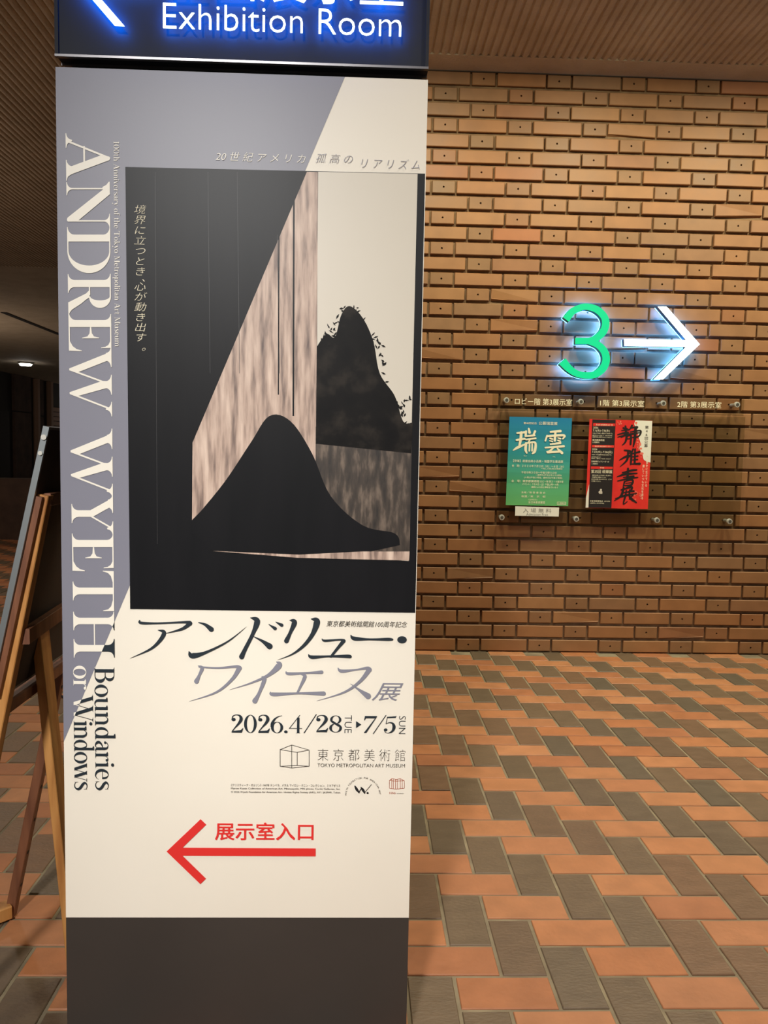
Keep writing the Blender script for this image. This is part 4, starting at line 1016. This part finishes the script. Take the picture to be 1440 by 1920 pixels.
chars = [
 # first brush character
 [[(1060, 208, 8), (1110, 195, 14), (1150, 190, 16)], [(1108, 150, 12), (1140, 160, 18)], [(1128, 135, 14), (1130, 200, 18), (1090, 232, 8)], [(1095, 172, 8), (1160, 165, 12)], [(1060, 230, 6), (1150, 208, 16), (1262, 190, 8)],
  [(1140, 215, 18), (1128, 270, 14), (1100, 300, 6)], [(1140, 222, 10), (1175, 218, 14), (1172, 290, 16)], [(1140, 245, 8), (1170, 243, 8)], [(1185, 130, 16), (1165, 165, 8)], [(1180, 150, 10), (1232, 142, 14), (1200, 180, 8)], [(1168, 185, 8), (1258, 175, 14), (1240, 225, 12), (1170, 232, 8)], [(1215, 150, 18), (1210, 240, 20), (1196, 312, 10)]],
 [[(1120, 345, 12), (1170, 352, 14), (1160, 372, 8)], [(1075, 430, 6), (1130, 400, 16), (1165, 388, 8)], [(1150, 360, 14), (1140, 430, 16), (1080, 488, 4)], [(1195, 335, 14), (1170, 390, 12), (1150, 410, 6)], [(1182, 372, 14), (1176, 440, 16), (1172, 470, 8)], [(1180, 375, 8), (1250, 358, 14)], [(1180, 402, 6), (1235, 395, 12)], [(1178, 430, 6), (1232, 425, 12)], [(1176, 464, 8), (1252, 462, 18)], [(1212, 335, 14), (1208, 460, 16)]],
 [[(1100, 540, 8), (1180, 520, 16), (1225, 515, 12)], [(1055, 575, 6), (1130, 552, 18), (1228, 545, 10)], [(1150, 505, 16), (1145, 600, 20)], [(1110, 580, 8), (1200, 570, 14)], [(1060, 612, 8), (1150, 592, 14), (1235, 580, 10)], [(1120, 618, 14), (1108, 662, 8)], [(1125, 615, 8), (1188, 602, 14), (1180, 645, 16), (1120, 652, 8)], [(1130, 632, 6), (1178, 626, 8)]],
 [[(1090, 690, 10), (1180, 665, 18), (1175, 700, 12)], [(1112, 672, 16), (1090, 740, 18), (1030, 785, 4)], [(1100, 715, 8), (1200, 700, 14)], [(1135, 695, 12), (1130, 730, 12)], [(1165, 690, 12), (1160, 730, 12)], [(1040, 765, 6), (1130, 738, 16), (1222, 722, 10)], [(1128, 740, 16), (1110, 812, 10), (1145, 790, 6)], [(1160, 735, 10), (1175, 765, 20), (1222, 800, 10)], [(1190, 738, 12), (1160, 770, 6)]]]
for ch in chars:
    T = []
    for q in ch: T += stroke([(x, y, w*1.15) for x, y, w in q])
    layer(T, BI, 'brush_character', Y5-0.0006)
TY = Y5-0.0006
ptext(rp, '第46回公募', 1290, 130, 1322, 318, BI, 0.0, 0, True)
ptext(rp, '〜心豊かに生きている', 1296, 390, 1316, 662, CREAM_INK, 0.02, 0, True); ptext(rp, '書していつも文化を語る', 1262, 470, 1282, 772, CREAM_INK, 0.02, 0, True)
for x0, y0, x1, y1, t in ((848, 108, 1038, 134, '第1会場 東京都美術館 ロビー階'), (838, 298, 1028, 322, '第2会場 東京芸術ギャラリー'), (828, 485, 1018, 508, '併催')):
    layer(fill_poly([(x0, y0), (x1, y0+4), (x1-2, y1), (x0-2, y1-2)]), PRED, 'red_banner', Y5-0.0003)
    w = (x1-x0); m = 0.12 if len(t) > 3 else 0.4
    ptext(rp, t, x0+w*m, y0+6, x1-w*m, y1-5, CREAM_INK, 0.02)
ptext(rp, '2026', 846, 140, 890, 156, CREAM_INK, 0.03); ptext(rp, '7.1(水)–7.8(水)', 844, 160, 990, 186, CREAM_INK, 0.04)
ptext(rp, '9:30–17:30(入場は17:00まで)', 842, 190, 1014, 204, CREAM_INK, 0.01); ptext(rp, '最終日は14:00まで、6日(月)休館', 840, 210, 1010, 221, CREAM_INK); ptext(rp, '会期中席上揮毫 7.4(土) 13:00より', 840, 224, 1008, 236, CREAM_INK)
ptext(rp, '東京都美術館', 838, 246, 944, 264, CREAM_INK, 0.03); ptext(rp, '入場無料', 838, 268, 900, 282, CREAM_INK, 0.01)
ptext(rp, '2026', 838, 328, 882, 342, CREAM_INK, 0.03); ptext(rp, '7.22(水)–7.26(日)', 836, 347, 1012, 372, CREAM_INK, 0.04)
ptext(rp, '10:00–17:00(最終日は15:00まで)', 834, 376, 1004, 390, CREAM_INK, 0.01); ptext(rp, '各部門優秀作品を展示します', 832, 398, 912, 408, CREAM_INK); ptext(rp, '表彰式・講評会 7.26(日) 13:00より', 830, 412, 1000, 423, CREAM_INK)
ptext(rp, '芸術劇場ギャラリー5F・6F', 830, 434, 984, 450, CREAM_INK, 0.03); ptext(rp, '入場無料', 830, 456, 888, 469, CREAM_INK, 0.01)
ptext(rp, '第35回 硯華展', 828, 514, 1012, 544, CREAM_INK, 0.03)
for i, t in enumerate(('　全国の会員による作品を一堂に展示し', '作品講評会も開催いたします。', '　皆さまお誘い合わせのうえ、どうぞ', 'ご来場ください。')):
    ptext(rp, t, 836-i*2, 556+i*17, (1006, 960, 1008, 912)[i], 568+i*17, CREAM_INK, 0.0)
pshape(rp, disc(914, 690, 9)+disc(910, 710, 17, 14)+rect(900, 716, 926, 724), new_mat('emblem_grey', srgb(190, 182, 170), 0.6), 'round_emblem')
ptext(rp, '主催 静雅書道会', 818, 780, 932, 794, CREAM_INK, 0.02); ptext(rp, '後援 東京都', 942, 784, 992, 794, CREAM_INK, 0.0)
ptext(rp, '公益財団法人 全日本書道連盟', 818, 800, 940, 810, CREAM_INK)
# white card
wc = empty('admission_card', 'small white admission card below the blue-green poster', 'card', at(1007, 968, PYF))
on(wc, sheet('card_sheet', [(168, 833), (550, 843), (546, 922), (166, 915)], PYF-0.001, PAPER, wc))
TY = PYF-0.0022
ptext(wc, '入 場 無 料', 236, 848, 482, 886, PAPER_INK, -0.01, Y=TY); ptext(wc, 'Admission Free', 264, 892, 452, 912, PAPER_INK, -0.01, Y=TY)

# ------------------------------------------------------------------ easel with the display panel leaning on it
easel = empty('wooden_easel', 'orange wooden easel seen from behind at the left edge', 'easel', (-0.78, 1.6, 0))
YA, YB = 1.50, 1.90
def line_pts(Y, a, b): return at(a[0], a[1], Y), at(b[0], b[1], Y)
def foot(Y, a, b):
    p, q = Vector(at(*a, Y)), Vector(at(*b, Y)); t = (0.0-p.z)/(q.z-p.z); return p, p+(q-p)*t
E_ = lambda o: on(easel, o)
# near front rail
p, f0 = foot(YA, (84.5, 927), (8, 1310))
mb = MB(); mb.bar(tuple(p), tuple(f0), 0.023, 0.026, (0, 1, 0), bev=0.0015)
E_(mb.build('front_rail', WOOD, easel, label='lit orange rail'))
# far front rail, holes along it
b1 = at(17, 1728, YB); slope = (f0-p).normalized()
tB = (p.z-b1[2])/slope.z; topB = Vector(b1)+slope*tB
tF = (0.0-b1[2])/slope.z; footB = Vector(b1)+slope*tF
mb = MB(); mb.bar(tuple(topB), tuple(footB), 0.022, 0.026, (0, 1, 0), bev=0.0015)
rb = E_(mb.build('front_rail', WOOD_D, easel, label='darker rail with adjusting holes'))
for k in range(9):
    q = Vector(b1)-slope*(0.10+0.085*k)
    nrm = Vector((-slope.z, 0, slope.x)); nrm = nrm if nrm.x > 0 else -nrm
    a = q+nrm*0.0105; bq = q+nrm*0.0118
    m = MB(); m.cyl(tuple(a), tuple(bq), 0.0045, 12); h = m.build('peg_hole', RUBBER, rb)
# top and middle crossbars
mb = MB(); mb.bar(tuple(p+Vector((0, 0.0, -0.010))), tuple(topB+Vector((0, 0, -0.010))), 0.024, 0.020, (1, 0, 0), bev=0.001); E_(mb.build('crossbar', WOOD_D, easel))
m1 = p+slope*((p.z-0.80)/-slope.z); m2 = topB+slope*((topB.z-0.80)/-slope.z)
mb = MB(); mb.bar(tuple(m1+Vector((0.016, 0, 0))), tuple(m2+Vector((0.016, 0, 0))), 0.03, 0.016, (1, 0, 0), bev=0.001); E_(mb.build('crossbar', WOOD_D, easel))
# hinge block and rear leg
YM = 1.68
hb = Vector(at(72, 1152, YM))
mb = MB()
q = hb+Vector((-0.004, 0, 0.0))
mb.poly([(q.x-0.020, YM-0.02, q.z-0.018), (q.x+0.014, YM-0.02, q.z-0.002), (q.x-0.006, YM-0.02, q.z+0.03), (q.x-0.020, YM+0.05, q.z-0.018), (q.x+0.03, YM+0.05, q.z-0.002), (q.x-0.006, YM+0.05, q.z+0.03)],
        [(0, 1, 2), (5, 4, 3), (0, 3, 4, 1), (1, 4, 5, 2), (2, 5, 3, 0)])
E_(mb.build('hinge_block', WOOD, easel))
mb = MB(); mb.box(q.x-0.022, q.x+0.004, YM-0.012, YM+0.03, q.z-0.03, q.z-0.018); E_(mb.build('hinge_plate', RUBBER, easel))
r0, rf = foot(YM, (73, 1160), (107, 1480))
r0 = Vector(r0)
mb = MB(); mb.bar(tuple(r0), tuple(rf), 0.019, 0.05, (0, 1, 0), bev=0.0015); E_(mb.build('rear_leg', WOOD, easel))
# wooden foot block at the end of the far rail
fb = Vector(b1)
mb = MB(); mb.bar((fb.x-0.045, YB-0.055, 0.022), (fb.x+0.004, YB-0.008, 0.022), 0.040, 0.034, (0, 0, 1), bev=0.003)
E_(mb.build('foot_block', WOOD, easel))
mb = MB(); mb.cyl((fb.x-0.012, YB-0.048, 0.022), (fb.x-0.008, YB-0.052, 0.022), 0.006, 12); E_(mb.build('bolt_hole', RUBBER, easel))
# shelf the panel rests on
pb = Vector(at(-27, 1325, YA))
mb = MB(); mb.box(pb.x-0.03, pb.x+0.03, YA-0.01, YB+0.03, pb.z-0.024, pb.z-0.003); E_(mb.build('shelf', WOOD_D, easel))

panel = empty('display_panel', 'black-backed display panel with aluminium edge leaning on the easel', 'panel', tuple(pb))
n_ = lambda o: on(panel, o)
pt = Vector(at(84, 799, YA-0.03)); pbn = Vector(at(-30, 1325, YA-0.03)); up_ = (pt-pbn); tl = up_.length; up_.normalize(); nr_ = Vector((up_.z, 0, -up_.x))
y0p, y1p = YA-0.03, YA+0.80
def plank(a, b, y0, y1, th, off, mat, name, **kw):
    m = MB(); A_ = pbn+up_*a+nr_*off; B_ = pbn+up_*b+nr_*off
    v = [(A_.x, y0, A_.z), (A_.x, y1, A_.z), (B_.x, y1, B_.z), (B_.x, y0, B_.z)]
    w = [(x+nr_.x*th, y, z+nr_.z*th) for x, y, z in v]
    m.poly(v+w, [(0, 1, 2, 3), (7, 6, 5, 4), (0, 4, 5, 1), (1, 5, 6, 2), (2, 6, 7, 3), (3, 7, 4, 0)])
    return n_(m.build(name, mat, panel, **kw))
plank(0.004, tl-0.004, y0p+0.004, y1p-0.004, 0.008, -0.0005, PANEL_BACK, 'board')
plank(0, tl, y0p, y0p+0.006, 0.011, -0.003, ALU, 'frame_edge', label='aluminium edge')
plank(0, tl, y1p-0.006, y1p, 0.011, -0.003, ALU, 'frame_edge')
plank(tl-0.005, tl, y0p+0.006, y1p-0.006, 0.011, -0.003, ALU, 'frame_edge'); plank(0, 0.005, y0p+0.006, y1p-0.006, 0.011, -0.003, ALU, 'frame_edge')
plank(0.02, tl-0.13, y0p+0.0062, y0p+0.0164, 0.012, 0.008, WOOD_D, 'rail_shade_strip')  # added brown strip, stands in for the near rail's shaded side face
c0 = pbn+up_*(tl-0.02)+nr_*0.003
m = MB(); m.cyl((c0.x, y0p-0.0005, c0.z), (c0.x, y0p-0.003, c0.z), 0.005, 14); n_(m.build('corner_clip', METAL, panel))
m = MB(); m.cyl((c0.x-up_.x*0.03, y0p-0.0005, c0.z-up_.z*0.03), (c0.x-up_.x*0.03, y0p-0.003, c0.z-up_.z*0.03), 0.004, 14); n_(m.build('corner_clip', METAL, panel))

cb = MB()
cq = [at_z(x, y, 0.006) for x, y in ((104, 1292), (110, 1301), (118, 1307), (132, 1311), (150, 1309))]
for a, b in zip(cq, cq[1:]): cb.cyl(a, b, 0.005, 10)
cb.build('cable', RUBBER, None, label='short black cable lying on the tiles between easel and sign post', category='cable')
bpy.data.objects.remove(_fo)
